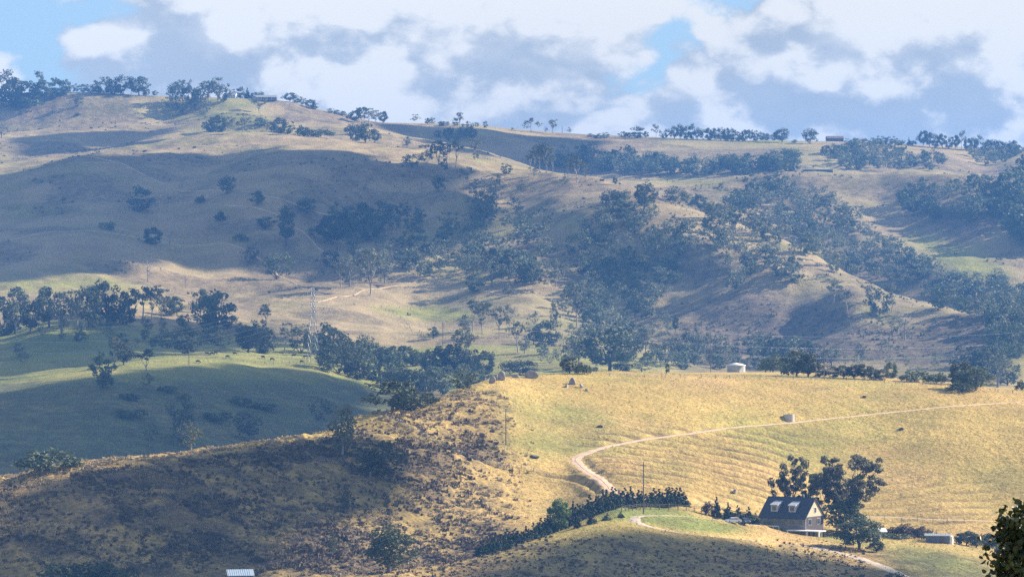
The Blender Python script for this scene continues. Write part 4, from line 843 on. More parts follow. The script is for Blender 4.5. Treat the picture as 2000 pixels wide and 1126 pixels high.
# ---- scrub, tussocks and weeds: what nobody could count
def scatter(name, label, gen, mat, per=5, seed=1, size=0.5, shape='tuft'):
    rg = np.random.default_rng(seed); P = gen(rg)            # rows: x, y, r
    n = len(P); z = height(px_of(P[:, 0], P[:, 1]), P[:, 1])
    C = np.repeat(np.stack([P[:, 0], P[:, 1], z], 1), per, 0); r_ = np.repeat(P[:, 2], per)[:, None]; m = len(C)
    th = rg.uniform(0, 2 * math.pi, m); dirv = np.stack([np.cos(th), np.sin(th), np.zeros(m)], 1); ct = C + dirv * r_ * rg.uniform(0, .8, (m, 1))
    side = np.stack([-np.sin(th + rg.normal(size=m)), np.cos(th + rg.normal(size=m)), np.zeros(m)], 1); side /= np.linalg.norm(side, axis=1)[:, None] + 1e-9
    hgt = r_ * rg.uniform(.6, 1.3, (m, 1)) * size; w = r_ * rg.uniform(.35, .6, (m, 1))
    up_ = np.array([0, 0, 1.0]); lean = dirv * r_ * rg.uniform(.1, .5, (m, 1))
    V = np.stack([ct - side * w - up_ * .15, ct + side * w - up_ * .15, ct + side * w * .7 + lean + up_ * hgt, ct - side * w * .7 + lean + up_ * hgt * rg.uniform(.7, 1.1, (m, 1))], 1).reshape(-1, 3)
    o = link(name, mesh_from(name, V, np.arange(4 * m).reshape(m, 4), [mat])); tag(o, label, kind='stuff'); return o
def field(D0, D1, U0, U1, n, mask, r0, r1):
    def g(rg):
        D = rg.uniform(D0, D1, n); U = rg.uniform(U0, U1, n); X = (U - 1000) / F * D
        ri = np.clip(np.searchsorted(RW, D), 0, len(RW) - 1); ci = np.clip(np.searchsorted(CU, U), 0, len(CU) - 1)
        k = rg.random(n) < mask(U, D, ri, ci); return np.stack([X, D, r0 + (r1 - r0) * rg.random(n)**2.2], 1)[k]
    return g
def blob_at(px, py, rx, ry, U, r, c): return np.exp(-((GU[r, c] - px) / rx)**2 - ((v_[r, c] - py) / ry)**2)
M_TUSS = simple('dry_tussock', (0.29, 0.235, 0.15), 0.95, 0.3, 0.3, trans=0.2)
M_BRACK = simple('dark_bracken', (0.115, 0.090, 0.065), 0.95, 0.6, 0.25, trans=0.1)
M_SCRUB = simple('grey_green_scrub', (0.11, 0.115, 0.07), 0.95, 0.4, 0.05, trans=0.15)
M_GRASSY = simple('dry_grass_tufts', (0.42, 0.33, 0.11), 0.95, 0.3, 0.3, trans=0.25)
scatter('bracken', 'dark bracken and thistles roughening the near spur', field(985, 1200, -80, 1060, 70000, lambda U, D, r, c: np.where(left_slope[r, c] > .4, scrub[r, c]**1.5 * .7 * S((fbm(GX[r, c], GY[r, c], 9, 2, 433) + .22) / .3), 0), 0.15, 1.0), M_BRACK, 4, 301, 0.8)
scatter('tussock_grass', 'pale dry tussocks scattered over the near spur', field(985, 1230, -80, 1060, 40000, lambda U, D, r, c: left_slope[r, c] * .9 * S((fbm(GX[r, c], GY[r, c], 7, 2, 443) + .25) / .3), 0.15, 0.8), M_TUSS, 5, 302, 0.8)
scatter('knoll_bracken', 'dark weeds on the lower knoll', field(940, 1080, 700, 1690, 22000, lambda U, D, r, c: np.clip(knoll_rough[r, c] * scrub[r, c] * .5, 0, 1), 0.2, 0.6), M_BRACK, 5, 303, 0.8)
scatter('grass_tufts', 'dry grass tufts over the sunlit near hill', field(1000, 1362, 560, 2080, 52000, lambda U, D, r, c: (1 - left_slope[r, c]) * 0.5 * (1 - np.minimum(np.abs(TERR[r, c]) * 3, .9)), 0.10, 0.30), M_GRASSY, 3, 304, 0.9)
scatter('far_scrub', 'low grey green scrub dotted over the far faces', field(2450, 3900, -60, 2060, 60000, lambda U, D, r, c: scrub[r, c]**1.3 * S((fbm(GX[r, c], GY[r, c], 40, 3, 401) + 0.05) / 0.25) * .5 + 0.004 + TBRIGHT[r, c] * .22 + .10 * blob_at(1240, 520, 110, 90, U, r, c), 0.5, 1.7), M_SCRUB, 4, 305, 0.9)
# ------------------------------------------------------------------ the farmhouse
M_SLATE = simple('dark_blue_roofing', (0.035, 0.042, 0.062), 0.55, 0.15, 1.0, spec=0.4)
M_BRICKY = simple('cream_brick', (0.46, 0.40, 0.29), 0.9, 0.12, 2.0)
M_WALLG = simple('weathered_wall', (0.17, 0.175, 0.19), 0.9, 0.22, 1.2)
M_WHITE = simple('white_paint', (0.72, 0.72, 0.70), 0.6, 0.08, 1.0)
M_GLASS = simple('window_glass', (0.03, 0.04, 0.055), 0.12, 0.1, 1.0, spec=0.8)
M_REDB = simple('red_brown_brick', (0.075, 0.062, 0.066), 0.9, 0.2, 2.0)
M_STEEL = simple('galvanised_steel', (0.42, 0.44, 0.46), 0.45, 0.12, 1.5, metal=0.4)
M_BLUESTEEL = simple('blue_grey_steel', (0.11, 0.14, 0.19), 0.5, 0.12, 1.5)
M_CONC = simple('pale_concrete', (0.42, 0.41, 0.38), 0.9, 0.15, 1.5)
M_DARKWOOD = simple('weathered_timber', (0.13, 0.105, 0.085), 0.9, 0.25, 3.0)
M_ROCK = simple('granite', (0.30, 0.27, 0.25), 0.95, 0.35, 0.8, bump=0.8)
M_DROCK = simple('dark_rock_and_shadow', (0.10, 0.085, 0.07), 0.95, 0.4, 0.8, bump=0.8)  # tone of real dark rocks and of one solid shadow stand-in
M_RUBBER = simple('black_rubber', (0.02, 0.02, 0.02), 0.8, 0.1)
M_DORM = simple('weathered_pale_cladding', (0.42, 0.44, 0.47), 0.7, 0.15, 1.5)
M_TRIM = simple('grey_trim', (0.28, 0.29, 0.31), 0.7, 0.1)
TH = R(-33)      # the house front is turned a little to the left of the viewer
hc = at(HOUSE_PX, HOUSE_D + 1.0); hc.z = ground(hc.x, hc.y) + 2.3
house = empty('farmhouse', hc, TH); house.scale = (1.1, 1.1, 1.05)
tag(house, 'two storey farmhouse with steep dark roof, two dormers and cream gable, below the gum trees', 'house')
L, Wd, EH, RH = 12.6, 9.2, 3.4, 4.5       # length, depth, eaves height, roof rise
m = MB(); t_ = 0.25                                   # walls as four slabs butted together
m.box((0, -Wd / 2 + t_ / 2, EH / 2 - 1.4), (L, t_, EH + 2.8)); m.box((0, Wd / 2 - t_ / 2, EH / 2 - 1.4), (L, t_, EH + 2.8)); m.box((-L / 2 + t_ / 2, 0, EH / 2 - 1.4), (t_, Wd - 2 * t_, EH + 2.8))
m.build('wall', M_WALLG, house)
m = MB(); m.box((L / 2 - t_ / 2, 0, EH / 2 - 1.4), (t_, Wd - 2 * t_, EH + 2.8)); o = m.build('wall', M_REDB, house); o['label'] = 'red brown lower wall under the cream gable'
for sx in (1, -1):
    m = MB(); x0, x1 = sx * (L / 2 - t_), sx * L / 2; a = [(x0, -Wd / 2, EH + .002), (x0, Wd / 2, EH + .002), (x0, 0, EH + RH)]; b = [(x1, y, z) for _, y, z in a]
    m.add(a + b, [(0, 1, 2), (3, 5, 4), (0, 3, 4, 1), (1, 4, 5, 2), (2, 5, 3, 0)]); g_ = m.build('gable', M_BRICKY, house)
    if sx == 1:
        m = MB(); m.box((0, 0, 0), (0.12, 1.0, 1.5)); w_ = m.build('window', M_WHITE, g_, loc=(L / 2 + .05, 0.3, EH + 1.6))
        m = MB(); m.box((L / 2 + .12, 0.3, EH + 1.6), (0.03, 0.8, 1.3)); m.build('pane', M_GLASS, g_)
# roof: two pitched slabs with corrugated ribs
sl = math.hypot(Wd / 2 + .5, RH); ang = math.atan2(RH, Wd / 2)
roof = None
for sy in (-1, 1):
    m = MB(); hw = Wd / 2 + .5; zb = EH - .5 * RH / (Wd / 2); n_ = Vector((0, sy * RH, Wd / 2)).normalized() * .16
    a = [Vector((-L / 2 - .35, sy * hw, zb)), Vector((L / 2 + .35, sy * hw, zb)), Vector((L / 2 + .35, 0, EH + RH)), Vector((-L / 2 - .35, 0, EH + RH))]
    up3 = [p + n_ for p in a]; a2 = [p + n_ * .05 for p in a]
    m.add([p[:] for p in a2 + up3], [(0, 1, 2, 3), (4, 7, 6, 5), (0, 4, 5, 1), (1, 5, 6, 2), (2, 6, 7, 3), (3, 7, 4, 0)])
    for k in range(26):
        x = -L / 2 - .2 + k * (L + .4) / 25; p0 = Vector((x, sy * hw, zb)) + n_ * 1.1; p1 = Vector((x, 0, EH + RH)) + n_ * 1.1; m.tube([p0, p1], .035, 4)
    rf = m.build('roof', M_SLATE, house); roof = rf if sy == -1 else roof
m = MB(); m.tube([(-L / 2 - .35, 0, EH + RH + .18), (L / 2 + .35, 0, EH + RH + .18)], .12, 6); m.build('ridge_cap', M_SLATE, house)
for x in (-2.9, 2.1):   # dormers
    z0 = EH + 1.0; yb = -Wd / 2 + 1.0 * (Wd / 2) / RH
    d_ = MB(); y0 = yb - 0.1; y1 = -Wd / 2 + 3.3 * (Wd / 2) / RH; zt = EH + 3.3 + .25
    d_.add([(x - .95, y0, z0), (x + .95, y0, z0), (x + .95, y0, z0 + 1.75), (x - .95, y0, z0 + 1.75), (x - .95, y1, zt), (x + .95, y1, zt), (x - .95, y1, zt - .5), (x + .95, y1, zt - .5)],
           [(0, 1, 2, 3), (3, 2, 5, 4), (0, 3, 4, 6), (1, 7, 5, 2), (4, 5, 7, 6), (0, 6, 7, 1)])
    do = d_.build('dormer', M_DORM, house)
    m = MB(); m.box((x, y0 - .02, z0 + .95), (1.1, .05, 1.1)); m.build('pane', M_GLASS, do)
    m = MB(); m.add([(x - 1.1, y0 - .25, z0 + 1.78), (x + 1.1, y0 - .25, z0 + 1.78), (x + 1.1, y1, zt + .1), (x - 1.1, y1, zt + .1), (x - 1.1, y0 - .25, z0 + 1.9), (x + 1.1, y0 - .25, z0 + 1.9), (x + 1.1, y1, zt + .22), (x - 1.1, y1, zt + .22)],
           [(0, 3, 2, 1), (4, 5, 6, 7), (0, 1, 5, 4), (1, 2, 6, 5), (2, 3, 7, 6), (3, 0, 4, 7)]); m.build('dormer_roof', M_DORM, do)
for x, w_ in ((-4.7, 1.5), (-2.2, 1.7), (0.3, 1.2), (2.6, 1.8), (5.0, 1.2)):   # windows along the front
    f_ = MB(); f_.box((x, -Wd / 2 - .04, 2.0), (w_, .1, 1.5)); wo = f_.build('window', M_TRIM, house)
    for sx in (-1, 1):
        g2 = MB(); g2.box((x + sx * w_ * .235, -Wd / 2 - .1, 2.0), (w_ * .41, .03, 1.28)); g2.build('pane', M_GLASS, wo)
dr = MB(); dr.box((-3.45, -Wd / 2 - .04, 1.05), (.95, .1, 2.1)); dr.build('door', M_DARKWOOD, house)
for y in (-2.4, 1.9):
    f_ = MB(); f_.box((L / 2 + .04, y, 2.1), (.1, 1.7, 1.6)); wo = f_.build('window', M_TRIM, house); g2 = MB(); g2.box((L / 2 + .1, y, 2.1), (.03, 1.45, 1.35)); g2.build('pane', M_GLASS, wo)
ve = MB(); ve.box((-3.4, -Wd / 2 - 1.3, .12), (6.6, 2.4, .24)); deck = ve.build('deck', M_DARKWOOD, house)
ra = MB(); ra.box((-3.9, -Wd / 2 - 2.55, 1.05), (8.4, .1, .22)); ra.build('verandah_rail', M_WHITE, house)
for k in range(6):
    q = MB(); q.box((-7.4 + k * 1.55, -Wd / 2 - 2.55, -.7), (.09, .09, 3.3)); q.build('rail_post', M_WHITE, house)
fl = MB(); fl.tube([(2.8, .9, EH + RH - 1.2), (2.8, .9, EH + RH + 1.0)], .16, 8); fl.build('flue', M_STEEL, house)
# lower terrace pergola in front of the gable
px0 = L / 2 - 3.2
pg = MB(); pg.box((px0 + 3.9, -Wd / 2 - .8, 0.1), (9.0, 3.6, .24)); pg.build('terrace_roof', M_WHITE, house)
for x in (px0 - .4, px0 + 8.2):
    q = MB(); q.box((x, -Wd / 2 - 2.4, -1.3), (.28, .28, 2.54)); q.build('post', M_WHITE, house)
q = MB(); q.box((px0 + 5.9, -Wd / 2 + .7, -1.3), (4.6, .2, 2.52)); q.build('terrace_wall', M_REDB, house)
for k in range(3):
    q = MB(); q.box((px0 + 4.6 + k * 1.3, -Wd / 2 + .55, -1.3), (.9, .08, 1.9)); q.build('terrace_door', M_GLASS if k < 2 else M_WHITE, house)

# ------------------------------------------------------------------ cars
M_SILVER = simple('silver_car_paint', (0.72, 0.74, 0.76), 0.3, 0.03, 1.0, metal=0.0, spec=0.6)
M_BLUECAR = simple('dark_blue_car_paint', (0.045, 0.06, 0.10), 0.3, 0.05, 1.0, metal=0.2, spec=0.6)
def car(px, py, rot, paint, label, Lc=4.3, Wc=1.78, Hc=1.5):
    g = hit(px, py, dmin=1000); e = empty('parked_car', g, rot); tag(e, label, 'car', 'cars parked by the farmhouse')
    prof = [(-.5, .22), (-.5, .56), (-.46, .66), (-.38, .70), (-.30, .96), (-.02, 1.0), (.14, .97), (.26, .70), (.44, .60), (.5, .46), (.5, .22)]
    pts = [(x * Lc, z * Hc) for x, z in prof]; m = MB(); n = len(pts); V = []
    for y, sq in ((-.5, .93), (-.42, 1), (.42, 1), (.5, .93)):
        V += [(x * (.98 if abs(y) == .5 else 1), y * Wc * (1 - .16 * max(0, (z / Hc - .66)) / .34), z if z < Hc * .9 else z * (.97 if abs(y) == .5 else 1)) for x, z in pts]
    Fc = [tuple(range(n)), tuple(range(4 * n - 1, 3 * n - 1, -1))]
    for r_ in range(3): Fc += [(r_ * n + k, (r_ + 1) * n + k, (r_ + 1) * n + (k + 1) % n, r_ * n + (k + 1) % n) for k in range(n)]
    m.add(V, Fc); m.build('body', paint, e)
    wn = MB()
    for s in (-1, 1):
        wn.add([(-.34 * Lc, s * Wc * .492, .72 * Hc), (.22 * Lc, s * Wc * .492, .72 * Hc), (.12 * Lc, s * Wc * .445, .93 * Hc), (-.27 * Lc, s * Wc * .445, .93 * Hc)], [(0, 1, 2, 3) if s < 0 else (3, 2, 1, 0)])
    wn.build('side_window', M_GLASS, e)
    ws = MB(); ws.add([(.262 * Lc, -.4 * Wc, .72 * Hc), (.262 * Lc, .4 * Wc, .72 * Hc), (.155 * Lc, .38 * Wc, .95 * Hc), (.155 * Lc, -.38 * Wc, .95 * Hc)], [(0, 1, 2, 3)]); ws.build('windscreen', M_GLASS, e)
    for x in (-.31, .31):
        for s in (-1, 1):
            w_ = MB(); w_.tube([(x * Lc, s * (Wc / 2 - .2), .31), (x * Lc, s * (Wc / 2 + .02), .31)], .32, 14); wo = w_.build('wheel', M_RUBBER, e)
            r2 = MB(); r2.tube([(x * Lc, s * (Wc / 2 + .02), .31), (x * Lc, s * (Wc / 2 + .04), .31)], .19, 10); r2.build('rim', M_STEEL, wo)
    for s in (-1, 1):
        h2 = MB(); h2.box((.5 * Lc + .005, s * Wc * .36, .5 * Hc), (.03, .3, .14)); h2.build('headlight', M_WHITE, e)
car(1432, 1021, R(200), M_SILVER, 'silver car parked on the lawn left of the farmhouse, left of the dark car')
car(1455, 1023, R(-70), M_BLUECAR, 'dark blue car parked between the silver car and the farmhouse', Hc=1.7)

# ------------------------------------------------------------------ garden and hedges near the house
def tr(kind, px, py, h, w, label, var=0, D=None, group=None, mat=None, rot=None, dmin=900):
    P = PR[kind][var]; g = at(px, D) if D else hit(px, py, dmin=dmin); s = g.y / F; nm, cat = KN[kind]
    return place(P, nm, g - Vector((0, 0, .1)), h * s, w * s, vr.uniform(0, 6.28) if rot is None else rot, label, cat, group)
# fine leaved prototypes for the trees that stand close
M_OLIVE = simple('olive_gum_leaves', (0.12, 0.12, 0.075), 0.6, 0.35, 0.5, ob_var=0.15, trans=0.5)
PR['G'] = [gum(111, h=18, n_limb=16, wide=0.36, clear=0.16, per=80, size=0.30, clumps=6, cr=0.062, sides=8, zlo=0.40, mat=M_OLIVE), gum(112, h=14, n_limb=12, wide=0.30, clear=0.26, per=66, size=0.28, clumps=5, cr=0.062, sides=7, zlo=0.45, mat=M_OLIVE), gum(113, h=12, n_limb=10, wide=0.42, clear=0.1, zlo=0.4, per=110, size=0.28, clumps=5, cr=0.08, sides=7, mat=M_OLIVE)]
PR['R'] = [round_tree(121, h=11, wide=0.46, base=0.02, n=46, per=120, size=0.26, cr=0.12), round_tree(122, h=10, wide=0.44, base=0.02, n=40, per=110, size=0.26, cr=0.11, mat=M_BRIGHT), round_tree(123, h=9, wide=0.42, base=0.1, n=34, per=100, size=0.22, cr=0.12)]
PR['P'] = [round_tree(131, h=5, wide=0.6, base=0.0, n=26, per=70, size=0.2, cr=0.2, mat=M_PURPLE)]
for k_ in 'GRP':
    for p in PR[k_]: p.width = float(np.percentile(np.abs(p.V[:, :2]), 97)) * 2
KN.update({'G': ('gum_tree', 'tree'), 'R': ('broadleaf_tree', 'tree'), 'P': ('bare_bush', 'bush')})
tr('G', 1662, 0, 150, 118, 'tallest gum tree near the farmhouse, forked pale trunk and heavy crown right of the gable', 0, D=1117, rot=0.6)
tr('G', 1548, 0, 132, 66, 'slender gum tree rising behind the farmhouse roof, open tufted crown', 1, D=1124, rot=1.0)
tr('G', 1606, 0, 104, 84, 'grey green gum tree filling the space behind the farmhouse gable', 2, D=1122, rot=2.2)
tr('R', 1648, 0, 66, 72, 'bushy grey green tree at the right corner of the farmhouse', 2, D=1113)
tr('R', 1678, 1098, 64, 88, 'dark round tree in front and right of the farmhouse, beside the driveway', 0, D=1068)
tr('R', 1712, 1100, 22, 34, 'small dark bush at the right foot of the dark tree by the driveway', 2, D=1066)
tr('R', 1932, 1040, 36, 32, 'dark round tree on the lower sunlit slope, left of a touching pair', 0, D=1122)
tr('R', 1955, 1042, 32, 38, 'lighter round tree on the lower sunlit slope, right of a touching pair', 1, D=1120)
tr('P', 1384, 1006, 30, 20, 'leafless pinkish bush left of the tall dark conifers', 0, dmin=1000)
tr('P', 1426, 1012, 14, 20, 'leafless pinkish bush just behind the silver car', 0, dmin=1000)
for i, (x, h) in enumerate([(1399, 42), (1422, 34), (1441, 32), (1462, 32), (1476, 24)]):
    tr('c', x, [1009, 1013, 1016, 1019, 1023][i], h, 21, ['tallest dark conifer at the left end of the row beside the cars', 'second dark conifer from the left in the row beside the cars', 'middle dark conifer of the row beside the cars', 'fourth dark conifer from the left in the row beside the cars', 'shortest dark conifer, touching the left wall of the farmhouse'][i], i % 3, group='conifers beside the cars', dmin=1000)
tr('b', 1458, 1018, 16, 36, 'dark low bush under the conifers behind the cars', 0, dmin=1000)
for i, (x, h, w) in enumerate([(1742, 22, 26), (1768, 30, 36), (1800, 27, 40), (1788, 20, 30)]):
    tr('P', x, 0, h, w, ['small purple brown bush at the left end of the shrubs above the lawn', 'tallest purple brown bush of the shrubs above the lawn', 'wide purple brown bush next to the blue grey shed', 'low purple brown bush between two taller ones above the lawn'][i], 0, D=1112 + i, group='purple bushes above the lawn')
for i, (x, h) in enumerate([(1716, 20), (1735, 16), (1817, 22), (1829, 24), (1842, 18), (1854, 22), (1876, 16)]):
    tr('c', x, 0, h, 8, 'small pointed cypress behind the shrubs and shed, %s from left' % ORD[i], i % 3, D=1117, group='small cypresses behind the shed')
tr('b', 1822, 0, 18, 46, 'dark hedge bush at the left end of the blue grey shed', 1, D=1106)
tr('R', 1888, 0, 30, 44, 'dark bush right of the white tank', 0, D=1106); tr('R', 1906, 0, 28, 34, 'dark bush at the right end of the shrubs, beside bare straw ground', 2, D=1107)
tr('b', 1755, 0, 12, 60, 'low dark bush along the bottom of the purple shrubs', 0, D=1108)
tr('b', 1748, 1135, 18, 44, 'dark bush below the lawn at the bottom edge, right of the driveway', 1, dmin=960)
# the long conifer hedge
hedge_pts = catmull([(hit(a, b, dmin=925, dmax=1110).x, d_) for a, b, d_ in [(940, 1085, 986)]] + [(0, 0)], 1) if False else None
def on_line(U, nodes): return float(np.interp(U, [n[0] for n in nodes], [n[1] for n in nodes]))
HD = [(936, 989), (1030, 1012), (1100, 1034), (1160, 1049), (1220, 1064), (1330, 1084)]
HH = [(936, 38), (960, 36), (1040, 34), (1090, 38), (1110, 44), (1140, 40), (1180, 40), (1260, 36), (1330, 34)]
u = 938.0; i = 0; hr = np.random.default_rng(8)
while u < 1336:
    h = on_line(u, HH) * hr.uniform(.7, 1.25)
    P = PR['c'][i % 3]; g = at(u, on_line(u, HD) + hr.uniform(-.5, .5)); s = g.y / F
    place(P, 'conifer_tree', g - Vector((0, 0, .2)), h * s, hr.uniform(24, 32) * s, hr.uniform(0, 6.28), 'dark conifer standing shoulder to shoulder in the long hedge on the knoll', 'conifer', 'conifers of the long hedge')
    u += hr.uniform(4.8, 8.6); i += 1
HEDGE = sorted([o for o in COL.objects if o.get('group') == 'conifers of the long hedge'], key=lambda o: o.location.x)
HEDGE[0]['label'] = 'dark conifer at the low left end of the long hedge on the knoll'; HEDGE[-1]['label'] = 'dark conifer at the right end of the long hedge, above the timber fence'
tr('R', 1092, 0, 66, 44, 'pale grey green tree in the bend of the long conifer hedge', 1, D=1026)
for i, (x, y, h, w) in enumerate([(1127, 1030, 22, 17), (1156, 1022, 24, 19), (1186, 1015, 15, 18), (1212, 1010, 12, 16)]):
    tr('c', x, y, h, w, 'small conifer on the lawn in front of the long hedge, %s' % ['leftmost of four', 'second from left and tallest', 'third from left', 'rightmost of four'][i], i % 3, group='small conifers on the lawn', dmin=930)
tr('R', 762, 1122, 92, 84, 'spiky dark green tree at the bottom edge, left of the knoll', 2, D=952)
for x, y in ((744, 1110), (764, 1118), (784, 1112)): pass

# ------------------------------------------------------------------ poles and wires
def power_pole(px, py, h, label, D=None, arm=True, tilt=0.0, rot=0.3, r=0.17):
    g = at(px, D) if D else hit(px, py, dmin=900); s = g.y / F; H = h * s; e = empty('power_pole', g - Vector((0, 0, .3)), rot); e.rotation_euler = (0, tilt, rot); tag(e, label, 'pole')
    m = MB(); m.tube([(0, 0, 0), (0, 0, H * .5), (0, 0, H)], [r, r * .85, r * .7], 8); m.build('pole', M_DARKWOOD, e)
    if arm:
        m = MB(); m.box((0, .12, H * .93), (2.1, .12, .14)); m.build('crossarm', M_DARKWOOD, e)
        for x in (-.95, -.35, .35, .95):
            q = MB(); q.lathe([(0.03, 0), (.07, .05), (.05, .12), (.07, .17), (0.0, .24)], 8, (x, .12, H * .93 + .06)); q.build('insulator', M_WHITE, e)
    return g + Vector((0, 0, H * .97))
W1 = power_pole(988, 868, 72, 'wooden power pole standing alone on the golden slope left of the road bend')
W2 = power_pole(1257, 1003, 104, 'wooden power pole rising through the conifer hedge above the lawn', rot=.5)
W3 = power_pole(1594, 737, 50, 'shorter wooden pole, left of a pair on the crest of the near hill', arm=False, D=1352)
W4 = power_pole(1610, 738, 72, 'taller wooden power pole, right of a pair on the crest of the near hill', D=1350)
W5 = power_pole(1388, 720, 82, 'slim pale pole just left of the round white tank', arm=False, D=1490, r=.12)
W6 = power_pole(369, 712, 34, 'lone post on the lit crest of the middle hill', arm=False, D=1925, r=.2)
W7 = power_pole(865, 668, 46, 'bare pole on the valley slope above the dark round trees', arm=False, D=2430, r=.22)
W8 = power_pole(1098, 263, 14, 'thin pole on the skyline between two slender gum trees', arm=False, D=4170, r=.3)
W9 = power_pole(30, 1046, 84, 'slim leaning pole on the rough slope at the left edge', arm=False, tilt=R(-17), rot=0, r=.13)

def wire(name, a, b, sag, r, mat, label, group=None, parent=None):
    m = MB(); pts = [a.lerp(b, i / 28) - Vector((0, 0, sag * 4 * (i / 28) * (1 - i / 28))) for i in range(29)]
    m.tube(pts, r, 4); o = m.build(name, mat, parent); 
    if label: tag(o, label, 'wire', group)
M_WIRE = simple('aluminium_wire', (0.60, 0.62, 0.64), 0.4, 0.05, metal=0.5)
M_TOWER = simple('galvanised_lattice', (0.36, 0.38, 0.40), 0.5, 0.1, metal=0.3)
# lattice pylon
pyg = at(611, 2100); sc = 2100 / F; PH = 152 * sc
py = empty('lattice_pylon', pyg, R(25)); tag(py, 'tall galvanised lattice pylon standing on the pasture left of the dark grove', 'pylon', None)
hwid = lambda f: 2.0 * (1 - f) + .42 if f < .62 else .75
lev = [0, .12, .25, .36, .46, .55, .63, .70, .77, .84, .91, .96]
cor = lambda f: [Vector((sx * hwid(f), sy * hwid(f), f * PH)) for sx, sy in ((1, 1), (-1, 1), (-1, -1), (1, -1))]
for k in range(4):
    m = MB(); m.tube([cor(f)[k] for f in lev], .12, 4); m.build('leg', M_TOWER, py)
m = MB()
for a_, b_ in zip(lev[:-1], lev[1:]):
    ca, cb = cor(a_), cor(b_)
    for k in range(4):
        m.tube([ca[k], cb[(k + 1) % 4]], .06, 3); m.tube([ca[(k + 1) % 4], cb[k]], .06, 3); m.tube([cb[k], cb[(k + 1) % 4]], .06, 3)
m.build('bracing', M_TOWER, py)
m = MB(); m.tube([(0, 0, .95 * PH), (0, 0, PH)], .16, 4); m.build('peak', M_TOWER, py)
tips = []
for f, half in ((.88, 5.2), (.74, 6.4), (.60, 5.6)):
    for s in (-1, 1):
        m = MB(); z = f * PH; t = Vector((s * half, 0, z))
        for c2 in ((s * .9, .9, z), (s * .9, -.9, z), (s * .9, 0, z + 1.6)): m.tube([c2, t], .09, 3)
        m.tube([(s * 3, .3, z), (s * 3, 0, z + .8), (s * 3, -.3, z)], .05, 3)
        a_ = m.build('arm', M_TOWER, py); q = MB(); q.tube([t, t - Vector((0, 0, 1.7))], [.12, .16], 5); q.build('insulator', M_WHITE, a_)
        tips.append(t - Vector((0, 0, 1.7)))
tips.append(Vector((0, 0, PH)))
Mpy = Matrix.Translation(pyg) @ Matrix.Rotation(R(25), 4, 'Z')
farL = Vector((-330, 2050, zof(655, 2050))); farR = Vector((470, 2560, zof(640, 2560))); rotL = Matrix.Rotation(R(25), 3, 'Z')
for i, t in enumerate(tips):
    a = Mpy @ t; off = rotL @ Vector((t.x, 0, 0)) + Vector((0, 0, t.z - .62 * PH))
    nm = ['lower left', 'lower right', 'middle left', 'middle right', 'upper left', 'upper right', 'top'][(i if i > 5 else [4, 5, 2, 3, 0, 1][i])]
    wire('power_line', a, farL + off, 17, .032, M_WIRE, 'pale power line sloping down left from the %s arm of the lattice pylon' % nm if i < 6 else 'thin earth wire sloping down left from the peak of the lattice pylon', 'lines of the lattice pylon')
    wire('power_line', a, farR + off, 24, .018, M_WIRE, 'thin power line running right from the %s arm of the lattice pylon' % nm if i < 6 else 'thin earth wire running right from the peak of the lattice pylon', 'lines of the lattice pylon')
wire('service_wire', W1, W2, 3.0, .02, M_WIRE, 'thin service wire between the two nearer wooden power poles')

# ------------------------------------------------------------------ tanks, sheds, rocks
def shed(name, label, px, D, L_, W_, H_, rise, rot, wallm, roofm, door=None, cat='shed', z=None, parts=True, wins=0, ribs=False):
    g = at(px, D); g.z = (ground(g.x, g.y) if z is None else z) - .1; e = empty(name, g, rot); tag(e, label, cat)
    for sy in (-1, 1):
        m = MB(); m.box((0, sy * (W_ / 2 - .1), H_ / 2), (L_, .2, H_)); w_ = m.build('wall', wallm, e)
        for k in range(wins):
            q = MB(); x = -L_ / 2 + (k + .5) * L_ / wins; q.box((x, sy * (W_ / 2 + .02), H_ * .58), (L_ / wins * .42, .06, H_ * .4)); fr = q.build('window', M_GLASS, e)
    for sx in (-1, 1):
        m = MB(); x0, x1 = sx * (L_ / 2 - .2), sx * (L_ / 2); y0 = W_ / 2 - .2
        a = [(x0, -y0, 0), (x0, y0, 0), (x0, y0, H_), (x0, 0, H_ + rise - .08), (x0, -y0, H_)]; b = [(x1, y, z_) for _, y, z_ in a]
        m.add(a + b, [(0, 1, 2, 3, 4), (9, 8, 7, 6, 5)] + [(k, k + 5, (k + 1) % 5 + 5, (k + 1) % 5) for k in range(5)]); m.build('wall', wallm, e)
    for sy in (-1, 1):
        m = MB(); ov = .35; hw = W_ / 2 + ov; zb = H_ - ov * rise / (W_ / 2); a = [(-L_ / 2 - ov, sy * hw, zb), (L_ / 2 + ov, sy * hw, zb), (L_ / 2 + ov, 0, H_ + rise), (-L_ / 2 - ov, 0, H_ + rise)]
        b = [(x, y, z_ + .1) for x, y, z_ in a]; m.add(a + b, [(0, 1, 2, 3), (4, 7, 6, 5), (0, 4, 5, 1), (1, 5, 6, 2), (2, 6, 7, 3), (3, 7, 4, 0)])
        if ribs:
            for k in range(int(L_ / .5)):
                x = -L_ / 2 + k * .5; m.tube([(x, sy * hw, zb + .12), (x, 0, H_ + rise + .12)], .04, 3)
        m.build('roof', roofm, e)
    if door:
        m = MB(); m.box((door, -W_ / 2 - .03, H_ * .42), (L_ * .18, .08, H_ * .8)); m.build('door', M_DARKWOOD, e)
    return e
shed('shed', 'low blue grey shed with pale roof edge beside the white tank', 1832, 1101, 6.4, 3.2, 2.1, .35, R(-8), M_BLUESTEEL, M_STEEL, door=1.2, ribs=True)
g = at(1857, 1100); wt = empty('water_tank', g, 0); tag(wt, 'small upright white tank at the right end of the low blue grey shed', 'tank')
